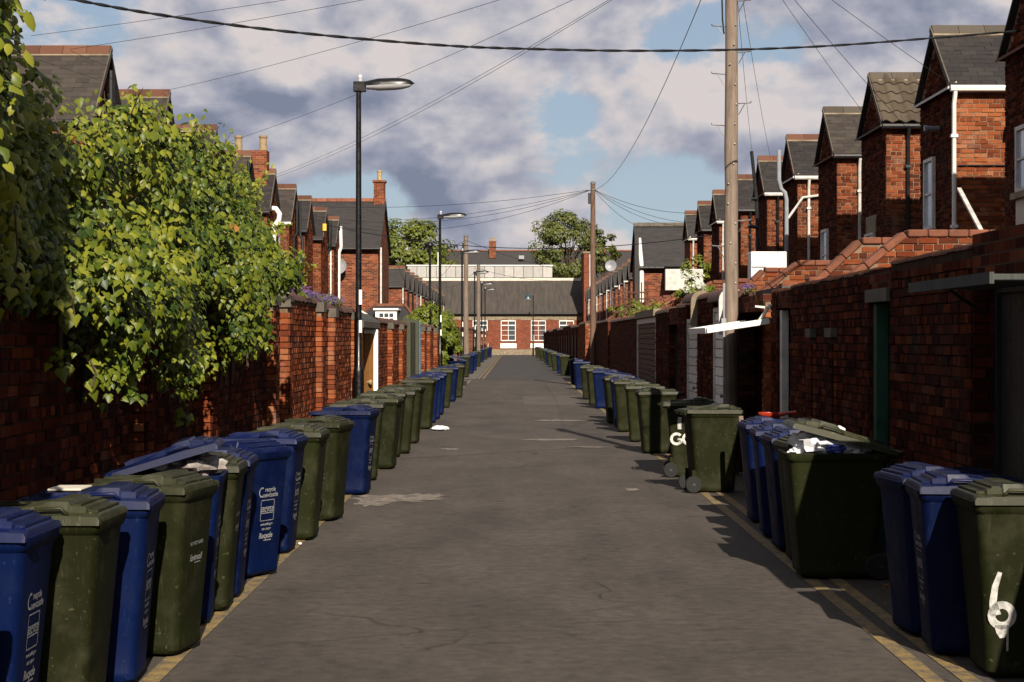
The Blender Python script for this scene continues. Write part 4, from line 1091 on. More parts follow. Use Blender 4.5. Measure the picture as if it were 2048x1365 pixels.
# ------------------------------------------------------------------ hall closing the lane, and what stands behind it
HY = 200.0
hall = thing('brick_hall', 'long red brick hall with tall white windows closing the lane', 'hall', (0, HY, 0))
m = MB(); m.box(-14, 7.45, HY, HY + 12, 0, 4.55); obj('wall', m, 'brick_hall', hall)
m = MB(); m.box(-14, 7.45, HY - .06, HY, 0, .62); obj('stone_plinth', m, 'stone', hall)
m = MB(); m.box(-14, 7.45, HY - .05, HY, 3.86, 4.55); obj('stone_band', m, 'stone', hall)
m = MB(); m.prism([(-14.2, HY - .3, 4.55), (-14.2, HY + 6, 8.35), (-14.2, HY + 12.3, 4.55), (-14.2, HY + 12.3, 4.7), (-14.2, HY + 6, 8.5), (-14.2, HY - .3, 4.7)], (21.75, 0, 0), 'x'); hr = obj('roof', m, 'slate_hall', hall)
m = MB(); m.box(-14.2, 7.5, HY + 5.8, HY + 6.2, 8.42, 8.74); obj('ridge', m, 'render_pale', hr)
m = MB(); m.tube([(-14.2, HY - .35, 4.55), (7.55, HY - .35, 4.55)], .09, 6); obj('gutter', m, 'black_plastic', hall)
for x in (-9.2, -6.6, -1.15, 0.35, 2.5, 3.95, 6.2):
    m = MB(); m.box(x - .35, x + .35, HY - .09, HY, .62, 3.95); obj('pilaster', m, 'brick_hall', hall)
for k, xc in enumerate((-8.1, -3.85, -0.72, 2.62, 5.75)):
    o = Vector((xc - .85, HY - .02, 1.55)); w, h = 1.65, 2.28
    m = MB(); m.box(o.x + .05, o.x + w - .05, HY - .045, HY - .03, 1.6, 1.55 + h - .05); wn = obj('window', m, 'window_glass', hall)
    fr = MB()
    for x in (o.x, o.x + w - .07): fr.box(x, x + .07, HY - .12, HY - .03, 1.55, 1.55 + h)
    for z in (1.55, 1.55 + h - .1): fr.box(o.x + .1, o.x + w - .1, HY - .12, HY - .03, z, z + .1)
    fr.box(o.x + .1, o.x + w - .1, HY - .115, HY - .035, 1.55 + h * .74, 1.55 + h * .74 + .1)
    fr.box(o.x + w / 2 - .025, o.x + w / 2 + .025, HY - .11, HY - .04, 1.65, 1.55 + h - .1)
    for z in (.28, .52): fr.box(o.x + .1, o.x + w - .1, HY - .105, HY - .045, 1.55 + h * z - .02, 1.55 + h * z + .02)
    obj('window_frame', fr, 'white_paint', wn)
    m = MB(); m.lathe([(.0, .02), (.26, .02), (.26, 0)], (o.x + .42, HY - .05, 1.9), (0, -1, 0), 12); obj('round_vent', m, 'white_old', wn)
    m = MB(); m.box(xc - .9, xc + .88, HY - .10, HY, .75, 1.28); obj('white_panel', m, 'white_paint', hall)

cl = thing('clerestory', 'long white panelled clerestory rising behind the hall roof', 'clerestory', (-4, 212, 8))
m = MB(); m.box(-12.7, 4.42, 212.5, 216, 4, 9.0); obj('grey_base', m, 'stone_dark', cl)
n = 15
for k in range(n):
    m = MB(); x0 = -12.7 + 17.12 * k / n; m.box(x0 + .03, x0 + 17.12 / n - .03, 212.2, 212.48, 9.02, 10.35); obj('panel', m, 'panel_grey', cl)
m = MB(); m.box(-12.8, 4.5, 212.1, 216.2, 10.38, 10.5); obj('flat_roof', m, 'white_paint', cl)

rb = thing('brick_tower', 'tall plain red brick gable end right of the hall', 'building', (8.2, 197, 0))
m = MB(); m.box(7.5, 8.55, 196, 204, 0, 11.1); obj('wall', m, 'brick_hall', rb); m = MB(); m.box(7.4, 8.65, 195.9, 204.1, 11.1, 11.3); obj('coping', m, 'stone', rb)
m = MB(); m.tube([(8.15, 195.9, 11), (8.15, 195.9, 5.5)], .07, 6); obj('downpipe', m, 'white_old', rb)

bt, btr = cross_house(0, -16, 26, 255, 9, 9.0, 14.4, 'long slate roofed terrace on the skyline behind the hall', 'brick_far', 'roof_ridge', 'skyline_terrace')
for k, (px, lb) in enumerate([(985, 'brick chimney with two pots on the skyline terrace'), (1203, 'brick chimney on the skyline terrace right of the bare tree')]):
    x = (px - VX) * 259 / FPX; chimney('chimney', lb, x, 258.8, 1.0, .8, 13.4, 15.7, (-.28, .28))
m = MB(); m.box(-.05 + .6, 1.3, 257.6, 257.8, 13.2, 13.7); obj('skylight', m, 'grey_plastic', btr)
m = MB(); m.tube([W(876, 505, 214), W(876, 532, 214)], .06, 6); tag(obj('flagpole', m, 'white_paint'), 'thin white mast on the clerestory roof', 'mast')
dd = thing('satellite_dish', 'small pale satellite dish on a mast right of the far telegraph pole', 'satellite dish', W(1222, 560, 95))
m = MB(); c = W(1222, 532, 95); m.lathe([(0.0, .08), (.12, .07), (.24, .03), (.31, -.03), (.31, -.04), (.12, .06), (0.0, .07)], c, (.2, 1, -.2), 14); obj('reflector', m, 'grey_plastic', dd, smooth=True)
m = MB(); m.tube([c + Vector((0, .1, 0)), W(1224, 620, 95)], .03, 6); obj('mast', m, 'steel', dd)

# ------------------------------------------------------------------ wheelie bins
def rrect(cx, hx, hy, r, z, n=4):
    pts = []
    for (sx, sy, a0) in ((1, 1, 0), (-1, 1, 90), (-1, -1, 180), (1, -1, 270)):
        for k in range(n + 1):
            t = math.radians(a0 + 90 * k / n); pts.append((cx + sx * (hx - r) + r * math.cos(t), sy * (hy - r) + r * math.sin(t), z))
    return pts


def loft(m, rings, close_last=True, close_first=True):
    o = len(m.v); n = len(rings[0])
    for rg in rings: m.v += rg
    for i in range(len(rings) - 1):
        for k in range(n):
            k2 = (k + 1) % n; m.f.append((o + i * n + k, o + i * n + k2, o + (i + 1) * n + k2, o + (i + 1) * n + k))
    if close_first: m.f.append(tuple(o + k for k in range(n))[::-1])
    if close_last: m.f.append(tuple(o + (len(rings) - 1) * n + k for k in range(n)))


def bin_meshes(colour):
    bm_, lm_ = 'bin_' + colour, 'bin_' + colour + '_lid'
    out = {}
    m = MB()
    rings = [rrect(.035, .222, .205, .05, .015), rrect(.035, .240, .220, .055, .035), rrect(.035, .244, .222, .055, .075), rrect(.035, .240, .219, .055, .085)]
    for z in (.25, .45, .65, .85):
        t = (z - .085) / (.90 - .085); rings.append(rrect(.035 - .003 * t, .240 + .070 * t, .219 + .050 * t, .055, z))
    rings += [rrect(.032, .312, .271, .055, .895), rrect(.032, .318, .276, .055, .90), rrect(.032, .332, .288, .05, .925), rrect(.032, .334, .290, .05, .962), rrect(.032, .318, .274, .045, .966),
              rrect(.032, .300, .258, .045, .955), rrect(.020, .245, .225, .045, .35)]
    loft(m, rings)
    me = make_mesh('body', m, True); auto_smooth(me, 35); me.materials.append(M[bm_]); out['body'] = me
    # lid: profile along x, domed across y
    prof = [(-.335, .962), (-.325, .984), (-.27, .992), (-.15, 1.008), (-.02, 1.026), (.06, 1.034), (.080, 1.050), (.105, 1.054), (.190, 1.053), (.200, 1.034), (.265, 1.029), (.278, 1.028), (.286, 1.004), (.338, 1.000), (.350, .995), (.360, .968)]
    ys = [-.305, -.298, -.262, -.235, -.215, -.12, 0, .12, .215, .235, .262, .298, .305]
    m = MB(); nx, ny = len(prof), len(ys)
    for (x, z) in prof:
        for y in ys:
            ay = abs(y); d = max(0.0, z - .985)
            zz = z
            if ay > .225: zz = .985 + d * (0.35 if ay < .24 else .12) if z > .985 else z
            if ay > .30: zz = .946
            if x > .355 or x < -.33: zz = min(zz, z) if ay <= .30 else .946
            m.v.append((x, y, zz))
    for i in range(nx - 1):
        for j in range(ny - 1): m.f.append((i * ny + j, i * ny + j + 1, (i + 1) * ny + j + 1, (i + 1) * ny + j))
    # skirt and underside
    o = len(m.v); rim = [(0, j) for j in range(ny)] + [(i, ny - 1) for i in range(1, nx)] + [(nx - 1, j) for j in range(ny - 2, -1, -1)] + [(i, 0) for i in range(nx - 2, 0, -1)]
    for (i, j) in rim:
        x, y, z = m.v[i * ny + j]; m.v.append((x, y, .946 if x > -.3 else .955))
    nr = len(rim)
    for k in range(nr):
        i, j = rim[k]; i2, j2 = rim[(k + 1) % nr]; m.f.append((i * ny + j, o + k, o + (k + 1) % nr, i2 * ny + j2))
    oi = len(m.v)
    for k in range(nr):
        x, y, z = m.v[o + k]; m.v.append((x * .95, y * .95, .975))
    for k in range(nr): m.f.append((o + k, oi + k, oi + (k + 1) % nr, o + (k + 1) % nr))
    m.f.append(tuple(oi + k for k in range(nr)))
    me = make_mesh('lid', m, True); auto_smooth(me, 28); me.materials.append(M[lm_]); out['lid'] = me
    # grip loops on the lid sides
    for s in (-1, 1):
        m = MB(); m.tube([(.03, s * .275, .985), (.05, s * .278, 1.022), (.17, s * .278, 1.026), (.20, s * .275, .992)], .011, 6)
        me = make_mesh('lid_grip', m, True); me.materials.append(M[lm_]); out['grip%d' % s] = me
    m = MB()
    for x0, z0 in ((.207, 1.030), (.290, 1.002)): m.box(x0, x0 + .045, -.215, .215, z0, z0 + .012)
    for y in (-.14, 0, .14): m.box(-.25, .03, y - .012, y + .012, 1.0, 1.012 + .01)
    me = make_mesh('lid_ribs', m); me.materials.append(M[lm_]); out['ribs'] = me
    m = MB(); m.tube([(-.30, -.215, .94), (-.375, -.215, .955), (-.385, -.19, .957), (-.385, .19, .957), (-.375, .215, .955), (-.30, .215, .94)], .016, 8)
    for y in (-.235, 0, .235): m.box(-.365, -.29, y - .03, y + .03, .925, .975)
    me = make_mesh('handle', m, True); auto_smooth(me); me.materials.append(M[bm_]); out['handle'] = me
    # base fender over wheels
    for s in (-1, 1):
        m = MB(); m.prism([(-.25, s * .19, .0), (-.2, s * .19, .0), (-.13, s * .19, .24), (-.25, s * .19, .27)], (0, s * .025, 0), 'y')
        me = make_mesh('wheel_bracket', m); me.materials.append(M[bm_]); out['bracket%d' % s] = me
    m = MB(); m.lathe([(.055, -.027), (.092, -.027), (.10, -.018), (.10, .018), (.092, .027), (.055, .027)], (0, 0, 0), (0, 1, 0), 20); me = make_mesh('tyre', m, True); auto_smooth(me, 35); me.materials.append(M['rubber']); out['tyre'] = me
    m = MB(); m.lathe([(.018, -.032), (.018, .032)], (0, 0, 0), (0, 1, 0), 10); m.lathe([(.047, -.024), (.06, -.024), (.06, .024), (.047, .024)], (0, 0, 0), (0, 1, 0), 18)
    for k in range(6):
        t = math.pi * k / 3; m.bar((.012 * math.cos(t), 0, .012 * math.sin(t)), (.052 * math.cos(t), 0, .052 * math.sin(t)), .014, .036)
    me = make_mesh('rim', m); me.materials.append(M['rim_grey']); out['rim'] = me
    m = MB(); m.tube([(-.235, -.23, .10), (-.235, .23, .10)], .011, 8); me = make_mesh('axle', m); me.materials.append(M['steel']); out['axle'] = me
    return out


BIN = {c: bin_meshes(c) for c in ('green', 'blue')}
FS = (.312 - .232) / .815      # outward lean of the front face


def text_mesh(s, size, shear=0.0, bold=0.0):
    cu = bpy.data.curves.new('t', 'FONT'); cu.body = s; cu.size = size; cu.align_x = 'CENTER'; cu.align_y = 'CENTER'; cu.resolution_u = 2; cu.shear = shear; cu.offset = bold
    o = bpy.data.objects.new('t', cu); COL.objects.link(o); dg = bpy.context.evaluated_depsgraph_get(); me = bpy.data.meshes.new_from_object(o.evaluated_get(dg))
    v = [tuple(x.co) for x in me.vertices]; f = [tuple(p.vertices) for p in me.polygons]
    bpy.data.objects.remove(o); bpy.data.curves.remove(cu); bpy.data.meshes.remove(me)
    return v, f


def flat_on(m, v, f, cx, cz, plane):
    """lay flat 2d shape on a bin face; plane = 'front' or 'side' (side facing -y)"""
    pts = []
    for (x, y, *_) in v:
        u, z = x + cx, y + cz
        if plane == 'front':
            t = (z - .085) / .815; pts.append((.275 + .067 * t + .0025, u, z))
        else:
            t = (z - .085) / .815; pts.append((u, -(.219 + .050 * t) - .0025, z))
    m.add(pts, f)


def rect(x0, x1, y0, y1): return [(x0, y0), (x1, y0), (x1, y1), (x0, y1)], [(0, 1, 2, 3)]


def arc(cx, cy, r, a0, a1, w, n=12):
    v = []; 
    for k in range(n + 1):
        t = math.radians(a0 + (a1 - a0) * k / n); v += [(cx + (r - w / 2) * math.cos(t), cy + (r - w / 2) * math.sin(t)), (cx + (r + w / 2) * math.cos(t), cy + (r + w / 2) * math.sin(t))]
    return v, [(2 * k, 2 * k + 1, 2 * k + 3, 2 * k + 2) for k in range(n)]


def stroke(pts, w):
    v = []; m = len(pts)
    for i, (x, y) in enumerate(pts):
        ax, ay = pts[max(i - 1, 0)]; bx, by = pts[min(i + 1, m - 1)]; d = math.hypot(bx - ax, by - ay) or 1; nx, ny = -(by - ay) / d, (bx - ax) / d
        ww = w[i] if isinstance(w, list) else w; v += [(x - nx * ww / 2, y - ny * ww / 2), (x + nx * ww / 2, y + ny * ww / 2)]
    return v, [(2 * i, 2 * i + 1, 2 * i + 3, 2 * i + 2) for i in range(m - 1)]


def logo_blue():
    m = MB()
    flat_on(m, *arc(-.085, .655, .034, 60, 300, .011), 0, 0, 'front')
    flat_on(m, *text_mesh('recycle', .048, 0, .0012), .025, .672, 'front'); flat_on(m, *text_mesh('newcastle', .050, 0, .0014), .03, .630, 'front')
    for a in ((-.09, .09, .588, .594), (-.09, .09, .430, .436), (-.09, -.084, .430, .594), (.084, .09, .430, .594), (-.09, .09, .532, .538), (-.09, .09, .488, .494)): flat_on(m, *rect(*a), 0, 0, 'front')
    flat_on(m, *text_mesh('RECYCLE', .040, 0, .0014), 0, .513, 'front')
    flat_on(m, *text_mesh('newcastle.gov', .028, 0, .0008), 0, .405, 'front'); flat_on(m, *text_mesh('cans paper', .028, 0, .0008), 0, .370, 'front')
    flat_on(m, *text_mesh('Recycle', .058, .25, .002), -.005, .315, 'front'); flat_on(m, *rect(-.03, .07, .276, .283), 0, 0, 'front')
    me = make_mesh('logo', m); me.materials.append(M['decal_white']); return me


def logo_green():
    m = MB(); flat_on(m, *text_mesh('NO HOT ASHES', .030, 0, .0008), 0, .64, 'front'); flat_on(m, *text_mesh('Envirocall', .050, .25, .0018), 0, .555, 'front'); flat_on(m, *rect(-.02, .08, .522, .528), 0, 0, 'front')
    me = make_mesh('logo', m); me.materials.append(M['decal_white']); return me


def mark_six():
    m = MB(); pts = [(-.10, .58), (-.125, .50), (-.135, .42), (-.12, .345)]
    flat_on(m, *stroke(pts, [.024, .034, .040, .06]), 0, 0, 'side'); flat_on(m, *arc(-.085, .345, .057, 0, 360, .042, 20), 0, 0, 'side')
    flat_on(m, *stroke([(-.088, .292), (-.086, .25), (-.082, .222)], [.075, .055, .025]), 0, 0, 'side'); flat_on(m, *rect(-.06, -.048, .15, .29), 0, 0, 'side')
    me = make_mesh('painted_number', m); me.materials.append(M['paint_white']); return me


def mark_letters():
    m = MB(); flat_on(m, *stroke([(-.03, .80), (-.035, .745), (-.035, .64)], [.05, .05, .048]), 0, 0, 'side'); flat_on(m, *arc(-.075, .51, .068, 40, 330, .036, 14), 0, 0, 'side')
    flat_on(m, *stroke([(-.06, .505), (-.012, .505), (-.015, .455)], .03), 0, 0, 'side'); flat_on(m, *arc(.085, .51, .07, 70, 290, .034, 12), 0, 0, 'side')
    me = make_mesh('painted_letters', m); me.materials.append(M['paint_white']); return me


LOGO = {'blue': logo_blue(), 'green': logo_green()}; SIX = mark_six(); LET = mark_letters()


def put_child(name, me, parent, loc=(0, 0, 0), rot=(0, 0, 0)):
    o = bpy.data.objects.new(name, me); COL.objects.link(o); o.parent = parent; o.location = loc; o.rotation_euler = rot; return o


def place_bin(colour, x, y, yaw, label, group, lid=0.0, full=True, logo=False, lean=0.0, scale=1.0):
    B = BIN[colour]; r = thing('wheelie_bin', label, 'wheelie bin', (x, y, .006), group)
    jr = random.Random(int(y * 100)); r.rotation_euler = (0, lean + jr.uniform(-.008, .008), math.radians(yaw + jr.uniform(-2.2, 2.2))); r.scale = (scale, scale, scale)
    put_child('body', B['body'], r)
    h = Vector((-.335, 0, .965)); lr = math.radians(-lid)
    # lid turns about the hinge line at the back
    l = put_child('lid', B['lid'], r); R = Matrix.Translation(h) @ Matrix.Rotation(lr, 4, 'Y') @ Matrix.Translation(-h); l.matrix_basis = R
    if full:
        put_child('grip', B['grip1'], l); put_child('grip', B['grip-1'], l); put_child('ribs', B['ribs'], l)
        put_child('handle', B['handle'], r); put_child('wheel_bracket', B['bracket1'], r); put_child('wheel_bracket', B['bracket-1'], r); put_child('axle', B['axle'], r)
    for s in (-1, 1):
        w = put_child('wheel', B['tyre'], r, (-.235, s * .225, .096))
        if full: put_child('rim', B['rim'], w)
    if logo: put_child('logo', LOGO[colour], r)
    return r


LG, RG = 'wheelie bins along the left side', 'wheelie bins along the right side'
# colour, front edge px x, ground px y of the front near corner, yaw, lid opening, special label
left = [('green', None, (-2.19, 7.2), 0, 0, 'green wheelie bin, only its lid corner showing at the lower left edge'),
        ('blue', None, (-2.24, 8.45), -3, 0, 'blue wheelie bin with white logo at the lower left corner'),
        ('green', None, (-2.07, 9.15), 0, 0, 'large green wheelie bin with scuffed olive lid, second from the lower left'),
        ('blue', None, (-2.02, 9.95), 3, 0, 'blue wheelie bin with white logo between the two nearest big green ones'),
        ('green', None, (-1.91, 10.87), -8, 0, 'green wheelie bin with printed white lettering, nearest with its whole foot in view'),
        ('blue', (435, 1233), None, 4, 16, 'blue wheelie bin with its lid propped open on a grey bag'),
        ('green', (472, 1208), None, 2, 0, 'narrow view of a green wheelie bin wedged behind the open-lidded blue one'),
        ('blue', (493, 1183), None, 3, 0, 'blue wheelie bin in shadow just before the turned blue one'),
        ('blue', (548, 1143), None, -27, 0, 'blue wheelie bin turned to show its whole white logo'),
        ('blue', (592, 1098), None, -4, 0, 'blue wheelie bin right behind the one turned to show its logo'),
        ('green', (638, 1072), None, -3, 0, 'green wheelie bin with a round pale scuff behind two blue ones'),
        ('green', (685, 1035), None, -8, 0, 'green wheelie bin standing before the bright blue one'),
        ('blue', (740, 985), None, -6, 0, 'bright plain blue wheelie bin seen square from the side, left row'),
        ('green', (757, 957), None, 0, 0, None), ('green', (792, 935), None, -4, 0, None), ('green', (803, 912), None, 0, 0, None), ('green', (822, 905), None, 2, 0, None),
        ('green', (838, 885), None, -6, 0, None), ('green', (864, 857), None, -3, 0, None), ('blue', (873, 845), None, 0, 0, None), ('blue', (881, 838), None, 3, 0, None),
        ('blue', (888, 829), None, 0, 0, None), ('green', (900, 815), None, 0, 0, None), ('blue', (912, 803), None, 0, 0, None), ('green', (925, 795), None, -4, 0, None),
        ('blue', (931, 772), None, 180, 14, 'blue wheelie bin with raised lid near the crossing, wheel towards the lane'), ('green', (938, 755), None, 0, 0, None), ('blue', (947, 748), None, -4, 0, None),
        ('blue', (953, 742), None, 0, 0, None), ('green', (961, 734), None, 0, 0, None), ('blue', (968, 725), None, 0, 0, None), ('green', (975, 720), None, 0, 0, None), ('blue', (983, 716), None, 0, 0, None)]
LB = []
for k, (colour, pix, xy, yaw, lid, lb) in enumerate(left):
    if pix: Y = FPX * EYE / (pix[1] - VY); X = (pix[0] - VX) * Y / FPX
    else: X, Y = xy
    lb = lb or '%s wheelie bin, %s in the left row counted from the camera' % (colour, ORD[k + 1])
    sg = 1 if yaw < 90 else -1
    LB.append(place_bin(colour, X - .278, Y - .22, yaw, lb, LG, lid, Y < 60, Y < 60 and (colour == 'blue' or k in (4, 6)), scale=1.0))

right = [('green', (2.56, 9.75), 180, 0, 'green wheelie bin with a white painted 6 at the right edge'),
         ('blue', (2.43, 10.42), 178, 0, 'dark shaded blue wheelie bin beside the green one marked 6'),
         ('blue', (2.42, 11.1), 184, 0, 'shaded blue wheelie bin half hidden behind another blue one at right'),
         ('green', (2.18, 13.8), 181, 18, 'green wheelie bin overflowing with white bags under a raised lid'),
         ('green', (2.27, 14.65), 183, 0, 'dark wheelie bin edge squeezed behind the overflowing green one'),
         ('blue', (2.27, 15.5), 181, 0, 'second narrow bin edge behind the overflowing green one, dark blue'),
         ('blue', (2.30, 16.6), 176, 0, 'right one of the two blue wheelie bins beside the red scoop'),
         ('blue', (2.36, 17.9), 180, 0, 'left one of the two blue wheelie bins beside the red scoop'),
         ('green', (2.01, 21.5), 4, 0, 'green wheelie bin with its wheel and rim showing towards the lane'),
         ('green', (1.99, 23.9), -2, 0, 'green wheelie bin with white painted letters on its side'),
         ('green', (2.05, 28.8), 182, 0, 'green wheelie bin just past the one with white letters'),
         ('green', (2.05, 32.0), 180, 0, None), ('green', (2.02, 35.4), 180, 0, None), ('blue', (2.06, 37.2), 180, 0, None), ('green', (2.0, 38.8), 182, 0, None), ('blue', (2.1, 40.6), 180, 8, None),
         ('blue', (2.12, 47.2), 178, 0, None), ('green', (2.05, 49.4), 180, 0, None), ('green', (2.05, 54.2), 180, 0, None), ('blue', (2.18, 64.6), 180, 0, None), ('blue', (2.24, 71.6), 180, 0, None),
         ('green', (2.27, 88.8), 180, 0, None), ('blue', (2.22, 94), 180, 0, None), ('green', (2.12, 102), 180, 0, None), ('green', (2.14, 115), 180, 0, None), ('blue', (2.15, 124), 180, 0, None), ('green', (2.15, 133), 180, 0, None),
         ('green', (2.05, 148), 180, 0, None), ('green', (1.95, 170), 180, 0, None)]
RB = []
for k, (colour, (X, Y), yaw, lid, lb) in enumerate(right):
    lb = lb or '%s wheelie bin, %s in the right row counted from the camera' % (colour, ORD[k + 1])
    RB.append(place_bin(colour, X + (.278 if yaw > 90 else .33), Y + .22, yaw, lb, RG, lid, Y < 60, k == 1))
RB[3].scale = (1.2, 1.1, 1.0); RB[3].location.x += .06
o = put_child('painted_number', SIX, RB[0], (.115, 0, 0)); o.rotation_euler = (0, 0, math.pi)
put_child('painted_letters', LET, RB[9], (-.085, 0, 0))


# rubbish bags and small things on the bins
def crumple(name, c, rx, ry, rz, mat, label, cat, seed, n=14):
    rng = random.Random(seed); m = MB(); rows = n
    for i in range(rows + 1):
        th = math.pi * i / rows
        for j in range(n * 2):
            ph = math.pi * j / n; f = 1 + rng.uniform(-.22, .16) + .12 * math.sin(5 * ph + seed) * math.sin(3 * th)
            m.v.append((c[0] + rx * f * math.sin(th) * math.cos(ph), c[1] + ry * f * math.sin(th) * math.sin(ph), c[2] + rz * f * math.cos(th)))
    k = n * 2
    for i in range(rows):
        for j in range(k): m.f.append((i * k + j, i * k + (j + 1) % k, (i + 1) * k + (j + 1) % k, (i + 1) * k + j))
    return tag(obj(name, m, mat, smooth=True), label, cat)


b3 = RB[3].location
crumple('rubbish_bag', (b3.x - .14, b3.y - .10, 1.04), .24, .19, .12, 'bag_white', 'larger white carrier bag stuffed under the raised green lid', 'bag', 3)
crumple('rubbish_bag', (b3.x + .04, b3.y - .14, 1.00), .17, .14, .06, 'bag_white', 'right-hand white carrier bag lying flat on the overflowing bin', 'bag', 5)
crumple('rubbish_bag', (b3.x - .06, b3.y - .24, 1.00), .08, .05, .045, 'bag_blue', 'blue printed bit of bag on the overflowing bin', 'bag', 8)
crumple('rubbish_bag', (b3.x - .31, b3.y - .12, .975), .09, .07, .04, 'bag_white', 'limp corner of white bag hanging off the overflowing bin', 'bag', 9)
b5 = LB[5].location
crumple('rubbish_bag', (b5.x + .10, b5.y, 1.02), .24, .20, .09, 'bag_grey', 'crumpled grey bag under the propped blue lid', 'bag', 4)
p = W(880, 862, FPX * EYE / (862 - VY))
crumple('plastic_litter', (p.x, p.y, .05), .17, .12, .05, 'bag_white', 'crumpled clear plastic lying on the lane by the left bins', 'litter', 12, 10)
for k, (px, py, lb) in enumerate([(568, 1108, 'small white pebble of litter on the left yellow line'), (600, 1092, 'tiny white scrap near the turned blue bin')]):
    p = W(px, py, FPX * EYE / (py - VY)); crumple('litter_scrap', (p.x, p.y, .018), .02, .018, .014, 'paint_white', lb, 'litter', 20 + k, 6)
sc_ = thing('red_scoop', 'red plastic scoop lying beside the blue bins on the right', 'scoop', (2.62, 19.2, 1.03))
m = MB(); rings = []
for k, (x, r) in enumerate(((0, .03), (.04, .065), (.12, .075), (.20, .080))):
    rings.append([(2.60 + x, 19.2 + r * math.cos(math.pi * (1 + q / 8)), 1.06 + r * .9 * math.sin(math.pi * (1 + q / 8))) for q in range(9)] + [(2.60 + x, 19.2 + (r - .008) * math.cos(math.pi * (2 - q / 8)), 1.06 + (r - .008) * .9 * math.sin(math.pi * (2 - q / 8))) for q in range(9)])
loft(m, rings); obj('pan', m, 'red_plastic', sc_, smooth=True)
m = MB(); m.tube([(2.80, 19.2, 1.03), (2.90, 19.2, 1.05), (3.0, 19.2, 1.06)], [.028, .018, .022], 8); obj('scoop_handle', m, 'red_plastic', sc_, smooth=True)
m = MB(); m.bar((2.67, 20.6, 0.02), (2.60, 20.75, .95), .07, .05); tag(obj('timber_stake', m, 'pole_wood'), 'short timber stake leaning behind the wheeled green bin', 'stake')
m = MB(); m.box(2.55, 3.05, 19.0, 19.6, .0, .98); tag(obj('low_brick_stub', m, 'brick_far_dark_shade'), 'low brick stub carrying the red scoop', 'brickwork')
b3l = LB[3].location; m = MB(); m.box(b3l.x - .20, b3l.x - .02, b3l.y - .12, b3l.y + .14, 1.034, 1.046); tag(obj('folded_card', m, 'render_pale', bevel=.004), 'flat pale piece of card lying on a blue bin lid', 'card')

# ------------------------------------------------------------------ street lamps, poles, wires
LAMP_X = -2.78


def street_lamp(x, y, h, label, arm=.95, dirn=1, simple_=False):
    r = thing('street_lamp', label, 'street lamp', (x, y, 0), 'black street lamps along the left wall')
    m = MB(); m.lathe([(.095, 0), (.095, 1.25), (.085, 1.32), (.058, 1.36), (.055, 2.4), (.046, h - .1), (.046, h)], (x, y, 0), (0, 0, 1), 14); obj('column', m, 'black_iron', r, smooth=True)
    m = MB(); m.box(x - .09, x + .13, y - .07, y + .07, h - .06, h + .12); obj('bracket', m, 'black_iron', r, bevel=.01)
    m = MB(); m.lathe([(.04, 0), (.04, .06), (.045, .065), (.045, .10), (.03, .125), (0, .13)], (x + .03, y, h + .12), (0, 0, 1), 10); obj('photocell', m, 'lamp_glass', r, smooth=True)
    # canopy: half-ellipsoid body over a clear bowl
    for nm, mt, zs, z0, sh in (('canopy', 'black_iron', .12, h + .05, 1), ('bowl', 'lamp_glass', -.095, h + .045, .93)):
        m = MB(); rings = []
        for k in range(12):
            t = k / 11; xx = x + dirn * (.10 + (.04 if nm == 'bowl' else 0) + t * (arm - (.12 if nm == 'bowl' else .05)))
            f = (min(1, .62 + t * 1.4) if t < .3 else 1) * math.sqrt(max(0.002, 1 - max(0, (t - .55) / .45) ** 2)); lift = .035 * t
            rings.append([(xx, y + .13 * sh * f * math.cos(math.pi * q / 10), z0 + lift + zs * f * math.sin(math.pi * q / 10)) for q in range(11)])
        loft(m, rings); obj(nm, m, mt, r, smooth=True)
    for z in (1.95, 2.45):
        m = MB(); m.box(x + .012, x + .064, y - .066, y - .02, z, z + (.26 if z > 2 else .22)); obj('sticker', m, 'white_paint', r)
    return r


for k, (y, lb) in enumerate([(32.0, 'tall black street lamp nearest the camera, rising against the sky'), (66.7, 'black street lamp in front of the round bush'),
                             (94.5, 'third black street lamp, before the telegraph pole past the crossing'), (124, 'fourth black street lamp from the camera'),
                             (150, 'fifth black street lamp from the camera, against the hall roof'), (167, 'farthest black street lamp of the left row')]):
    street_lamp(LAMP_X, y, 6.29 if k == 0 else 6.32, lb)
pl_ = thing('post_lamp', 'black column with a small knob head above the bush', 'street lamp', (-3.95, 84, 0))
m = MB(); m.lathe([(.08, 0), (.08, 1.2), (.06, 1.3), (.055, 6.1)], (-3.95, 83.6, 0), (0, 0, 1), 10); obj('column', m, 'black_iron', pl_, smooth=True)
m = MB(); m.lathe([(.06, 0), (.16, .06), (.17, .16), (.12, .24), (.0, .28)], (-3.95, 83.6, 6.05), (0, 0, 1), 12); obj('lantern', m, 'black_iron', pl_, smooth=True)
hl = thing('wall_lamp', 'street lamp with dark teal dome head before the hall windows', 'street lamp', (1.9, 188, 0))
m = MB(); m.lathe([(.09, 0), (.09, 1.3), (.06, 1.4), (.05, 6.3)], (1.9, 188, 0), (0, 0, 1), 10); m.tube([(1.9, 188, 6.25), (1.75, 188, 6.4), (1.5, 188, 6.4)], .04, 8); obj('column', m, 'black_iron', hl, smooth=True)
m = MB(); m.lathe([(.42, 0), (.40, .12), (.30, .36), (.16, .48), (.05, .52), (.05, .62)], (1.35, 188, 5.95), (0, 0, 1), 16); obj('dome', m, 'teal_lamp', hl, smooth=True)
m = MB(); m.lathe([(.38, -.06), (.42, -.02), (.42, 0)], (1.35, 188, 5.95), (0, 0, 1), 16); obj('diffuser', m, 'lamp_glass', hl, smooth=True)
m = MB(); m.bar((1.9, 188, 4.1), (1.55, 188, 4.4), .05); m.lathe([(.1, 0), (.1, .2)], (1.5, 188, 4.35), (0, 0, 1), 8); obj('camera_bracket', m, 'black_iron', hl)


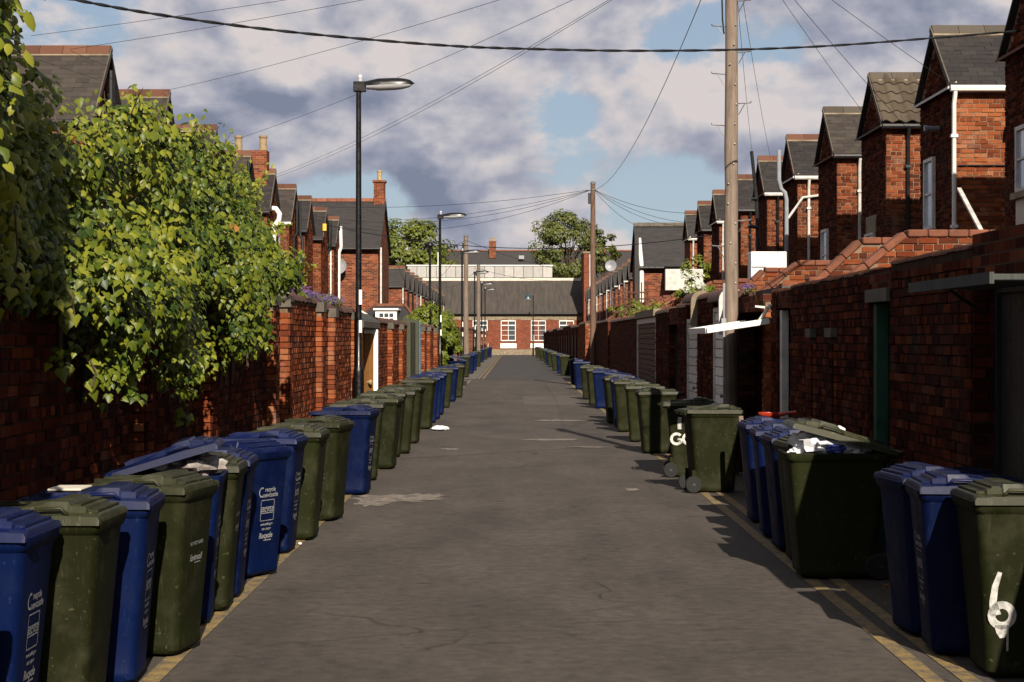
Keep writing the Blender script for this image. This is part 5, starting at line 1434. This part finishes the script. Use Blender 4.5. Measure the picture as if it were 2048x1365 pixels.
def telegraph_pole(x, y, h, r0, r1, label, mat='pole_wood', steps=False):
    r = thing('telegraph_pole', label, 'telegraph pole', (x, y, 0))
    m = MB(); rng = random.Random(int(y)); n = 14
    m.tube([(x + rng.uniform(-.006, .006), y, h * k / n) for k in range(n + 1)], [r0 + (r1 - r0) * k / n + rng.uniform(-.003, .003) for k in range(n + 1)], 14); obj('shaft', m, mat, r, smooth=True)
    m = MB(); m.lathe([(r1 + .015, 0), (r1 + .015, .05), (r1, .09), (0, .12)], (x, y, h - .02), (0, 0, 1), 12); obj('cap', m, 'lead', r, smooth=True)
    m = MB(); m.box(x - r1 - .10, x - r1, y - .09, y + .06, h - .75, h - .35); obj('junction_box', m, 'black_plastic', r, bevel=.01)
    m = MB(); m.lathe([(r1 + .02, 0), (r1 + .02, .05)], (x, y, h - .25), (0, 0, 1), 12); m.bar((x - .2, y, h - .22), (x + .2, y, h - .22), .03); obj('wire_ring', m, 'steel', r)
    if steps:
        for k, z in enumerate((3.1, 3.45, 4.75, 5.05, 5.45, 5.75, 6.1, 6.45)):
            s = 1 if k % 2 else -1; e = .17; m = MB(); m.tube([(x + s * .07, y, z), (x + s * (.095 + e), y - .01, z + .012), (x + s * (.1 + e), y - .01, z + .035)], .009, 6); m.tube([(x + s * .10, y, z - .15), (x + s * (.09 + e * .55), y - .01, z)], .006, 5); obj('step_bolt', m, 'steel', r)
        for k in range(14):
            z = 2.6 + k * .27; xx = x + rng.uniform(-.06, .06); m = MB(); m.lathe([(.014, 0), (.012, .012), (0, .016)], (xx, y - math.sqrt(max(.0001, .092 ** 2 - (xx - x) ** 2)), z), (0, -1, 0), 7); obj('bolt_head', m, 'steel', r)
        m = MB(); m.tube([(x - .115, y, 7.6), (x - .13, y, 6.6), (x - .12, y, 6.2), (x - .10, y, 6.0)], .012, 6); obj('pole_cable', m, 'black_plastic', r)
        m = MB(); m.tube([(x - .10, y - .02, 0), (x - .10, y - .02, 2.6)], .018, 6); m.box(x - .14, x - .07, y - .06, y, 2.0, 2.12); obj('conduit', m, 'grey_plastic', r)
    return r


P1 = (2.95, 24.55); P2 = (2.93, 67.6); P3 = (-2.75, 101.0); P4 = (-2.75, 135.5)
telegraph_pole(*P1, 7.75, .102, .082, 'big grey wooden telegraph pole rising out of the picture', 'pole_wood', True)
telegraph_pole(*P2, 7.65, .125, .085, 'slim reddish telegraph pole with wires fanning from its top', 'pole_wood_red')
telegraph_pole(*P3, 7.55, .16, .12, 'telegraph pole past the crossing in the left row', 'pole_wood')
telegraph_pole(*P4, 7.3, .16, .12, 'farthest telegraph pole before the hall', 'pole_wood')


def wire(p, q, sag, r, label, n=16, name='overhead_wire'):
    p, q = Vector(p), Vector(q); m = MB()
    m.tube([p.lerp(q, k / n) - Vector((0, 0, 4 * sag * (k / n) * (1 - k / n))) for k in range(n + 1)], r, 5)
    return tag(obj(name, m, 'black_plastic', smooth=True), label, 'wire', 'thin overhead wires')


T1 = Vector((P1[0], P1[1], 7.5)); T2 = Vector((P2[0], P2[1], 7.45)); T3 = Vector((P3[0], P3[1], 7.35)); T4 = Vector((P4[0], P4[1], 7.1))
for (px, py, Y, sag, lb) in [(1727, 226, 37.6, .05, 'wire from the big pole down to the brown slated wing'), (1846, 292, 32.3, .05, 'wire from the big pole across the pantile roof'),
                             (1894, 163, 30.0, .04, 'wire from the big pole to the nearest white gutter'), (545, 357, 58.5, .35, 'lower one of a close pair of wires from the big pole to the chimney roofs'),
                             (551, 350, 59.5, .30, 'upper one of a close pair of wires from the big pole to the chimney roofs'), (430, 293, 47.5, .2, 'faint wire from the big pole towards the third left roof'),
                             (325, 183, 40.5, .15, 'wire from the big pole to the second left roof'), (140, 99, 34.6, .10, 'lower of the two wires at the upper left corner'), (62, 72, 34.0, .08, 'upper of the two wires at the upper left corner'),
                             (1504, 303, 51.0, .2, 'wire dropping from the big pole to the tall black soil pipe'), (1541, 316, 53.0, .2, 'wire dropping from the big pole to the wing behind the white vent pipe')]:
    wire(T1, W(px, py, Y), sag, .0045, lb)
wire(T1, T2 + Vector((.12, -.05, 0)), 0.75, .007, 'slack wire sweeping from the big pole to the slim pole')
for (px, py, Y, sag, lb) in [(646, 414, 73.5, .25, 'highest wire fanning left from the slim pole'), (780, 441, 85, .25, 'second wire fanning left from the slim pole'), (690, 440, 79, .55, 'third wire fanning left from the slim pole'),
                             (668, 452, 79.5, .75, 'lowest wire fanning left from the slim pole'), (1437, 424, 64.6, .35, 'highest wire fanning right from the slim pole'), (1410, 446, 70.2, .35, 'second wire fanning right from the slim pole'),
                             (1384, 452, 75.5, .4, 'third wire fanning right from the slim pole'), (1290, 457, 81, .25, 'steepest wire fanning right from the slim pole')]:
    wire(T2, W(px, py, Y), sag, .008, lb)
wire(W(640, 447, 74.5), W(1427, 470, 66.0), .75, .016, 'dark cable slung low across the lane over the bush')
for (px, py, Y, lb) in [(800, 500, 118, 'left wire from the pole past the crossing'), (1180, 545, 150, 'right wire from the pole past the crossing'), (870, 560, 150, 'lower left wire from the pole past the crossing')]:
    wire(T3, W(px, py, Y), .4, .014, lb)
for (px, py, Y, lb) in [(890, 575, 165, 'left wire from the farthest telegraph pole'), (1150, 560, 160, 'right wire from the farthest telegraph pole')]:
    wire(T4, W(px, py, Y), .4, .014, lb)

# heavy twisted cable slung across the lane between two houses
A, Bq = Vector((-8.5, 13.5)), Vector((7.32, 25.6))
ctrl = [(-300, -90), (0, -30), (150, 0), (300, 27), (500, 55), (700, 76), (900, 92), (1050, 98), (1250, 102), (1465, 100), (1660, 92), (1860, 77), (2041, 62)]
pts = []
for (px, py) in ctrl:
    k = (px - VX) / FPX; d = Bq - A; t = (k * A.y - A.x) / (d.x - k * d.y); P = A + d * t; pts.append(Vector((P.x, P.y, EYE + (VY - py) * P.y / FPX)))
fine = []
for i in range(len(pts) - 1):
    p0, p1, p2, p3 = pts[max(i - 1, 0)], pts[i], pts[i + 1], pts[min(i + 2, len(pts) - 1)]
    for k in range(14):
        t = k / 14; fine.append(.5 * ((2 * p1) + (p2 - p0) * t + (2 * p0 - 5 * p1 + 4 * p2 - p3) * t * t + (3 * p1 - p0 - 3 * p2 + p3) * t ** 3))
fine.append(pts[-1])
hc = thing('heavy_cable', 'thick twisted black cable slung across the sky between the houses', 'cable', fine[len(fine) // 2])
for q in range(2):
    m = MB(); m.tube([p + Vector((0, .0075 * math.cos(i * .9 + q * math.pi), .0075 * math.sin(i * .9 + q * math.pi))) for i, p in enumerate(fine)], .0105, 6); obj('strand', m, 'black_plastic', hc, smooth=True)
# small aerials and tv clutter on the skyline
for k, (px, py, Y, lb) in enumerate([(370, 258, 46.6, 'tv aerial on the third left roof'), (435, 290, 53, 'tv aerial left of the twin-pot chimney')]):
    ta = thing('tv_aerial', lb, 'aerial', W(px, py + 30, Y)); c = W(px, py, Y)
    m = MB(); m.tube([c + Vector((0, 0, -.5)), c + Vector((0, 0, .05))], .012, 5); obj('mast', m, 'steel', ta)
    m = MB(); m.bar(c + Vector((-.25, 0, 0)), c + Vector((.25, 0, .02)), .015)
    for q in range(6): m.bar(c + Vector((-.22 + .09 * q, -.12, 0)), c + Vector((-.22 + .09 * q, .12, 0)), .01)
    obj('elements', m, 'steel', ta)

# ------------------------------------------------------------------ plants
IVY_V = np.array([(0, 0, 0), (.26, -.13, -.05), (.52, .10, -.12), (.36, .36, -.07), (0, 1.0, -.10), (-.36, .36, -.07), (-.52, .10, -.12), (-.26, -.13, -.05), (0, .36, .05)], float)
IVY_F = np.array([(0, 1, 8), (1, 2, 8), (2, 3, 8), (3, 4, 8), (4, 5, 8), (5, 6, 8), (6, 7, 8), (7, 0, 8)])
OVAL_V = np.array([(0, 0, 0), (.24, .35, -.05), (.18, .7, -.06), (0, 1, -.08), (-.18, .7, -.06), (-.24, .35, -.05), (0, .5, .04)], float)
OVAL_F = np.array([(0, 1, 6), (1, 2, 6), (2, 3, 6), (3, 4, 6), (4, 5, 6), (5, 0, 6)])
QUAD_V = np.array([(0, 0, 0), (.38, .45, .08), (0, 1, 0), (-.38, .45, -.08)], float)
QUAD_F = np.array([(0, 1, 2), (0, 2, 3)])


def frames(rng, nrm, droop):
    """leaf axes: z = normal, y = tip direction (hanging), one row per leaf"""
    n = nrm / np.linalg.norm(nrm, axis=1, keepdims=True)
    d = np.stack([rng.normal(0, .5, len(n)), rng.normal(0, .5, len(n)), -droop + rng.normal(0, .45, len(n))], 1)
    y = d - n * (d * n).sum(1, keepdims=True); y /= np.linalg.norm(y, axis=1, keepdims=True) + 1e-9
    return np.cross(y, n), y, n


def leaves(parent, name, plural, P, nrm, size, mat, shape, seed, n_ind=0, droop=1.0):
    V, F = shape; rng = np.random.default_rng(seed); X, Yv, Z = frames(rng, nrm, droop); off = np.array(ROOT[parent.name]); Q = P - off
    view = P - np.array((0, 0, EYE)); dist = np.linalg.norm(view, axis=1)
    s = size ** 2 * np.abs((Z * view).sum(1)) / dist ** 3
    px = VX + FPX * P[:, 0] / P[:, 1]; py = VY - FPX * (P[:, 2] - EYE) / P[:, 1]
    s[(px < 0) | (px > 2048) | (py < 0) | (py > 1365)] = 0
    order = np.argsort(-s)
    # of the largest third pick at random, so single leaves are spread over the plant
    pool = order[:max(n_ind * 6, 1)]; ind = set(rng.choice(pool, min(n_ind, len(pool)), replace=False).tolist()) if n_ind else set()
    rest = np.array([i for i in range(len(P)) if i not in ind])
    vv = (V[None, :, 0, None] * X[rest][:, None] + V[None, :, 1, None] * Yv[rest][:, None] + V[None, :, 2, None] * Z[rest][:, None]) * size[rest][:, None, None] + Q[rest][:, None]
    ff = F[None] + (np.arange(len(rest)) * len(V))[:, None, None]
    me = bpy.data.meshes.new(plural); me.from_pydata(vv.reshape(-1, 3).tolist(), [], ff.reshape(-1, F.shape[1]).tolist()); me.materials.append(M[mat])
    me.polygons.foreach_set('use_smooth', [True] * len(me.polygons))
    o = bpy.data.objects.new(plural, me); COL.objects.link(o); o.parent = parent; o['kind'] = 'stuff'
    if ind:
        lm = bpy.data.meshes.new(name); lm.from_pydata(V.tolist(), [], F.tolist()); lm.materials.append(M[mat]); lm.polygons.foreach_set('use_smooth', [True] * len(lm.polygons))
        for i in ind:
            o = bpy.data.objects.new(name, lm); COL.objects.link(o); o.parent = parent; mm = Matrix.Identity(4)
            for k in range(3):
                mm[k][0] = X[i][k] * size[i]; mm[k][1] = Yv[i][k] * size[i]; mm[k][2] = Z[i][k] * size[i]; mm[k][3] = Q[i][k]
            o.matrix_basis = mm


def pip(poly, x, y):
    ins = np.zeros(len(x), bool); n = len(poly)
    for i in range(n):
        (x1, y1), (x2, y2) = poly[i], poly[(i + 1) % n]
        c = ((y1 > y) != (y2 > y)) & (x < (x2 - x1) * (y - y1) / (y2 - y1 + 1e-12) + x1); ins ^= c
    return ins


def vnoise(seed, f):
    rng = np.random.default_rng(seed); ph = rng.uniform(0, 6.28, (10, 1)); k = rng.normal(0, 1, (10, 3)) * f
    return lambda P: np.sin(k @ P.T + ph).sum(0) / 4.5


# ivy on the left wall: outline in (distance down the lane, height)
IVY = [(5.2, 2.6), (5.2, 5.6), (8.4, 5.4), (9.2, 4.6), (10.15, 3.9), (10.55, 3.3), (10.7, 3.0), (11.7, 3.08), (12.4, 3.26), (13.0, 3.45), (14.0, 3.72), (14.5, 3.64), (15.3, 3.62), (16.1, 3.62), (17.0, 3.6), (17.4, 3.3),
       (18.0, 3.28), (18.8, 3.46), (19.5, 3.50), (19.1, 3.2), (19.8, 3.08), (19.9, 2.85), (20.3, 2.55), (20.1, 2.34), (19.3, 2.15), (18.6, 2.0), (17.7, 1.80), (16.2, 1.66), (14.3, 1.52), (12.9, 1.47), (12.3, 1.50), (11.5, 1.62), (11.0, 1.85), (10.8, 2.12), (10.1, 2.2), (9.3, 2.4), (8.2, 2.6), (7, 2.6)]
ivy = thing('ivy', 'great mass of sunlit ivy spilling over the left wall', 'ivy', (-2.9, 14, 0))
rng = np.random.default_rng(42)
nse = vnoise(3, 1.6); nse2 = vnoise(8, 5.0)


hol = vnoise(17, 2.6)


def ivy_face(y, z):
    """how far the foliage stands out from the wall"""
    P0 = np.stack([np.zeros(len(y)), y, z], 1); zc = z - 2.45
    x = -2.55 + .24 * nse(P0) * np.clip(1.3 - np.abs(zc), .3, 1) + .09 * nse2(P0) - .24 * np.clip(zc, 0, 2) ** 1.2 - .05 * np.clip(-zc, 0, 1.2) - .12 * np.clip(y - 19.5, 0, 3)
    x = np.where(y < 8.3, -2.08 - .1 * np.clip(zc, 0, 2), x - .10 * np.clip(11.4 - y, 0, 2))  # unseen near end, raised and bulged to shade the wall beyond
    return np.minimum(x, np.where(y < 8.3, -.288 * y - .02, -2.15))


def ivy_layer(ncl, per, rad, inset, seed):
    g = np.random.default_rng(seed); yc = g.uniform(5.2, 21.5, ncl * 4); zc = g.uniform(1.4, 5.6, ncl * 4)
    k = pip(IVY, yc + g.normal(0, .12, len(yc)), zc + g.normal(0, .07, len(yc))) & ((hol(np.stack([yc * 0, yc, zc], 1)) > -.36 + .3 * ((yc > 14.5) & (zc < 2.5))) | (yc < 9)); yc, zc = yc[k][:ncl], zc[k][:ncl]
    xc = ivy_face(yc, zc) - inset * g.random(len(yc)); C = np.stack([xc, yc, zc], 1)
    out = g.normal((.55, -.55, .45), .45, (len(C), 3)); out /= np.linalg.norm(out, axis=1, keepdims=True)
    i = np.repeat(np.arange(len(C)), per); d = g.normal(0, 1, (len(i), 3)); d /= np.linalg.norm(d, axis=1, keepdims=True)
    d = np.where((d * out[i]).sum(1, keepdims=True) < -.25, -d, d)
    rr = rad * g.uniform(.55, 1.25, len(C))[i] * g.random(len(i)) ** .4
    P = C[i] + d * rr[:, None] * np.array((.85, 1.25, 1.0)); low = P[:, 2] < 2.5
    P[:, 0] = np.where(low, np.maximum(P[:, 0], -2.925), P[:, 0])
    n = d * .7 + out[i] * .5 + np.array((.15, -.55, .35)) + g.normal(0, .3, P.shape)
    return P, n, np.repeat(g.random(len(C)), per)


Pa, na, ca = ivy_layer(2000, 18, .16, .10, 4); Pb, nb, cb = ivy_layer(1200, 15, .22, .45, 5)
P = np.concatenate([Pa, Pb]); nrm = np.concatenate([na, nb]); cl_ = np.concatenate([ca, cb])
size = rng.uniform(.030, .066, len(P)); big = rng.random(len(P)) < .06; size[big] *= 1.5
pale = (cl_ + .35 * nse(P + 5.0) + rng.normal(0, .2, len(P)) - .10 * np.clip(P[:, 1] - 14, -1, 5)) > .60
lobed = (P[:, 2] < 2.35) | (rng.random(len(P)) < .25)
for q, (pm, lm) in enumerate(((False, True), (False, False), (True, True), (True, False))):
    k = (pale == pm) & (lobed == lm)
    leaves(ivy, 'leaf', ('dark_leaves', 'dark_leaves', 'pale_leaves', 'pale_leaves')[q], P[k], nrm[k], size[k] * (1 if lm else 1.25), 'ivy_leaf_pale' if pm else 'ivy_leaf', (IVY_V, IVY_F) if lm else (OVAL_V * np.array((1.45, 1, 1.3)), OVAL_F), q, 75, 1.7)
print('ivy leaves', len(P))
# woody stems and the dense dark heart of old wood inside
rs = random.Random(5)
for k in range(26):
    y = rs.uniform(8.6, 20.0); z = rs.uniform(1.3, 1.9); m = MB(); pts = []
    for q in range(7): pts.append((-2.93 + .02 * q * rs.random() - (.1 * max(0, q - 4)), y + rs.uniform(-.12, .12) * q * .6, z + q * .27))
    m.tube(pts, [.02 - .002 * q for q in range(7)], 6); obj('stem', m, 'bark', ivy, smooth=True)
m = MB()
for k in range(34):
    y = 6 + k * .44; h = 3.0 + .3 * math.sin(k * 1.7); x = -3.25 - .1 * math.sin(k * 2.3)
    if y < 9.5: h = 4.8
    if y > 19: h = 2.8
    m.tube([(x, y, 2.2), (x + .08 * math.sin(k), y + .15, (2.2 + h) / 2), (x - .1, y + .1 * math.cos(k), h)], [.10, .08, .03], 6)
obj('old_wood', m, 'bark', ivy, smooth=True, kind='stuff')
p = W(461, 460, 16.6); m = MB(); rr = random.Random(2)
n = 12; m.add([(p.x + .06, p.y - .25, p.z)] + [(p.x + .06 + .06 * math.cos(6.28 * k / n) * rr.uniform(.6, 1), p.y - .25 + .02 * rr.random(), p.z + .055 * math.sin(6.28 * k / n) * rr.uniform(.6, 1)) for k in range(n)], [(0, 1 + k, 1 + (k + 1) % n) for k in range(n)])
obj('dead_leaf', m, 'dead_leaf', ivy)
# young shoots standing out of the outline
rs2 = np.random.default_rng(77)
for k in range(46):
    i = rs2.integers(0, len(IVY) - 1); y0_, z0_ = IVY[4 + i % 19]; y0_ += rs2.uniform(-.6, .6); z0_ -= .12
    a_ = np.array((ivy_face(np.array([y0_]), np.array([z0_]))[0] - .05, y0_, z0_)); d_ = rs2.normal((.18, -.1, .5), (.22, .3, .2)); L_ = rs2.uniform(.18, .42); d_ *= L_ / np.linalg.norm(d_)
    m = MB(); m.tube([tuple(a_), tuple(a_ + d_ * .6), tuple(a_ + d_ + np.array((0, 0, -.03)))], [.006, .004, .002], 5); obj('shoot', m, 'bark', ivy)
    n = 11; t = np.linspace(.05, 1, n)[:, None]; Q = a_[None] + d_[None] * t + rs2.normal(0, .03, (n, 3))
    leaves(ivy, 'leaf', 'shoot_leaves', Q, rs2.normal((.2, -.7, .4), .5, (n, 3)), rs2.uniform(.04, .075, n), 'ivy_leaf_pale', (OVAL_V * np.array((1.4, 1, 1.3)), OVAL_F), 200 + k)
# trailing sprays
for k, (px0, py0, px1, py1, Y) in enumerate([(60, 470, 110, 600, 10.4), (120, 560, 150, 640, 10.8), (270, 730, 262, 785, 12.6), (330, 730, 325, 770, 14.0), (450, 680, 455, 720, 16.5), (500, 640, 510, 700, 18.7), (180, 720, 185, 775, 11.4), (30, 420, 20, 600, 9.7), (372, 815, 368, 845, 15.2)]):
    a_, b_ = W(px0, py0, Y), W(px1, py1, Y); m = MB(); m.tube([a_, a_.lerp(b_, .5) + Vector((.03, 0, .01)), b_], .006, 5); obj('tendril', m, 'bark', ivy)
    n = 7; t = np.linspace(.1, 1, n)[:, None]; Q = np.array(a_)[None] * (1 - t) + np.array(b_)[None] * t + np.random.default_rng(k).normal(0, .03, (n, 3))
    leaves(ivy, 'leaf', 'spray_leaves', Q, np.random.default_rng(k).normal((.4, -.8, .3), .3, (n, 3)), np.full(n, .075), 'ivy_leaf_pale', (IVY_V, IVY_F), k)


def clump_points(rng, c, r, n, nclump, shell=.55):
    """points gathered in clumps over an ellipsoid crown"""
    c, r = np.array(c, float), np.array(r, float)
    d = rng.normal(0, 1, (nclump, 3)); d /= np.linalg.norm(d, axis=1, keepdims=True)
    cc = c + d * r * (shell + (1 - shell) * rng.random((nclump, 1)) ** .5) * rng.uniform(.82, 1.05, (nclump, 1))
    cr = r.mean() * rng.uniform(.16, .30, nclump); k = rng.integers(0, nclump, n)
    q = rng.normal(0, 1, (n, 3)); q /= np.linalg.norm(q, axis=1, keepdims=True)
    p = cc[k] + q * (cr[k] * rng.random(n) ** .33)[:, None] * np.array((1, 1, .75))
    nr = q + d[k] * .8 + np.array((0.1, -.2, .5)); return p, nr, cc


def tree(label, x, y, h, c, r, n, nclump, mat, leaf, seed, trunk_r=.25, shape=(QUAD_V, QUAD_F)):
    rng = np.random.default_rng(seed); t = thing('tree', label, 'tree', (x, y, 0))
    p, nr, cc = clump_points(rng, c, r, n, nclump)
    m = MB(); m.tube([(x, y, 0), (x + .1, y, h * .3), (x, y, h * .55)], [trunk_r, trunk_r * .75, trunk_r * .5], 8); obj('trunk', m, 'bark', t, smooth=True)
    m = MB()
    for q in range(0, nclump, 2):
        a_ = Vector((x, y, h * (.3 + .3 * rng.random()))); b_ = Vector(cc[q]); m.tube([a_, a_.lerp(b_, .5) + Vector((0, 0, .3)), b_], [trunk_r * .4, trunk_r * .2, .03], 5)
    obj('limbs', m, 'bark', t, smooth=True)
    leaves(t, 'leaf', 'crown', p, nr, rng.uniform(leaf * .7, leaf * 1.3, n), mat, shape, seed, 0, .6)
    return t


tree('dense round green tree behind the left end house', -12.9, 226, 17, (-12.9, 226, 12.0), (5.2, 5, 5.2), 16000, 95, 'tree_leaf', .40, 1, .35)
tree('taller open olive tree behind the hall at right', 6.9, 232, 19, (6.7, 232, 13.4), (4.6, 4.2, 5.6), 9500, 80, 'tree_leaf_olive', .36, 2, .3)
tree('small leafy tree top just right of the slim telegraph pole', 11.5, 232, 17, (11.3, 232, 13.0), (1.9, 1.9, 3.2), 2600, 26, 'tree_leaf_olive', .34, 3, .2)


def bush(name, label, c, r, n, nclump, mat, leaf, seed, cat='bush', shape=(OVAL_V, OVAL_F), n_ind=0, stems=6, flowers=None, group=None):
    rng = np.random.default_rng(seed); t = thing(name, label, cat, (c[0], c[1], 0), group); p, nr, cc = clump_points(rng, c, r, n, nclump, .45)
    nr = nr + np.array((.2, -.5, .2))
    leaves(t, 'leaf', 'foliage', p, nr, rng.uniform(leaf * .7, leaf * 1.3, n), mat, shape, seed, n_ind, .8)
    for k in range(stems):
        b_ = Vector(cc[k % len(cc)]); a_ = Vector((c[0] + rng.uniform(-.1, .1), c[1] + rng.uniform(-.1, .1), max(0, c[2] - r[2] * 1.4))); m = MB(); m.tube([a_, a_.lerp(b_, .5), b_], [.03, .02, .008], 5); obj('stem', m, 'bark', t, smooth=True)
    if flowers:
        fm, fc, fr, fn, fs = flowers; q, fnr, _ = clump_points(rng, fc, fr, fn, max(6, fn // 16), .5)
        leaves(t, 'flower', 'flowers', q, fnr + np.array((0, -1.2, .2)), rng.uniform(fs * .7, fs * 1.2, fn), fm, (QUAD_V, QUAD_F), seed + 5, 0, .3)
    return t


bush('bush', 'dense round green bush bulging over the left wall by the second lamp', (-3.28, 71.0, 2.15), (1.02, 2.0, 1.12), 17000, 100, 'bush_leaf', .13, 21)
bush('bush', 'dark lower part of the bush hanging behind the second lamp', (-2.75, 70.3, 1.5), (.55, 1.0, .85), 5000, 40, 'bush_leaf', .13, 22)
bush('flowering_shrub', 'white blossoming shrub above the right lane wall', (4.35, 43.3, 3.15), (.45, .35, .75), 1500, 30, 'bush_leaf', .085, 23, 'shrub', flowers=('flower_white', (4.30, 43.0, 3.15), (.36, .2, .36), 320, .075))
bush('bush', 'leafy green plant below the white blossom on the right', (4.2, 47.0, 2.55), (.85, .6, .35), 1400, 26, 'bush_leaf', .085, 24)
bush('bush', 'loose green plants behind the brown trellis', (4.1, 64, 2.75), (.75, .6, .5), 1400, 26, 'bush_leaf', .10, 25)
bush('bush', 'small green plant at the foot of the white blossom shrub', (3.5, 52, 2.55), (.3, .6, .35), 500, 12, 'bush_leaf', .08, 26)
for k, (x, y, n, lb) in enumerate([(-3.05, 25.6, 210, 'purple flowers trailing over the coping nearest the ivy'), (-3.05, 27.6, 120, 'small tuft of purple flowers on the middle of the coping'), (-3.05, 29.8, 300, 'largest tuft of purple flowers on the coping before the lamp')]):
    bush('flower_tuft', lb, (x, y, 2.47), (.17, .75, .07), n, 14, 'bush_leaf', .05, 40 + k, 'flowers', stems=0, flowers=('flower_purple', (x + .03, y - .05, 2.49), (.17, .75, .07), int(n * 1.1), .036))
bush('flower_tuft', 'little purple flowers growing from the right yard wall top', (3.25, 24.9, 2.52), (.1, .3, .06), 60, 6, 'bush_leaf', .04, 45, 'flowers', stems=0, flowers=('flower_purple', (3.2, 24.8, 2.55), (.1, .3, .05), 90, .035))
bush('weed_tuft', 'small weeds at the foot of the right wall behind the wheeled bin', (2.9, 20.6, .08), (.14, .3, .08), 90, 8, 'bush_leaf', .05, 46, 'weeds', stems=0)

tl = thing('trellis', 'brown wooden trellis panel above the right wall near the far pole', 'trellis', (3.9, 61, 2.4))
for k in range(7):
    m = MB(); x = 3.32 + k * .19; m.box(x, x + .045, 61.0, 61.03, 2.3, 3.45 + .06 * k); obj('upright', m, 'trellis_wood', tl)
for k in range(5):
    m = MB(); z = 2.5 + k * .22; m.box(3.28, 4.55, 60.965, 60.995, z, z + .045); obj('slat', m, 'trellis_wood', tl)

# dead leaves and grit gathered along the wall feet
rng = np.random.default_rng(9)
ll = thing('leaf_litter', 'scattered dead leaves and grit along the foot of the walls', 'litter', (0, 20, 0)); ll['kind'] = 'stuff'
n = 900; xs_ = np.where(rng.random(n) < .55, rng.normal(2.85, .16, n), rng.normal(-2.78, .12, n)); xs_ = np.clip(xs_, -2.9, 3.05); ys_ = rng.uniform(6, 60, n)
leaves(ll, 'leaf', 'litter_leaves', np.stack([xs_, ys_, np.full(n, .016)], 1), rng.normal((0, 0, 1), .15, (n, 3)), rng.uniform(.02, .05, n), 'dead_leaf', (QUAD_V, QUAD_F), 3, 0, 0.0)
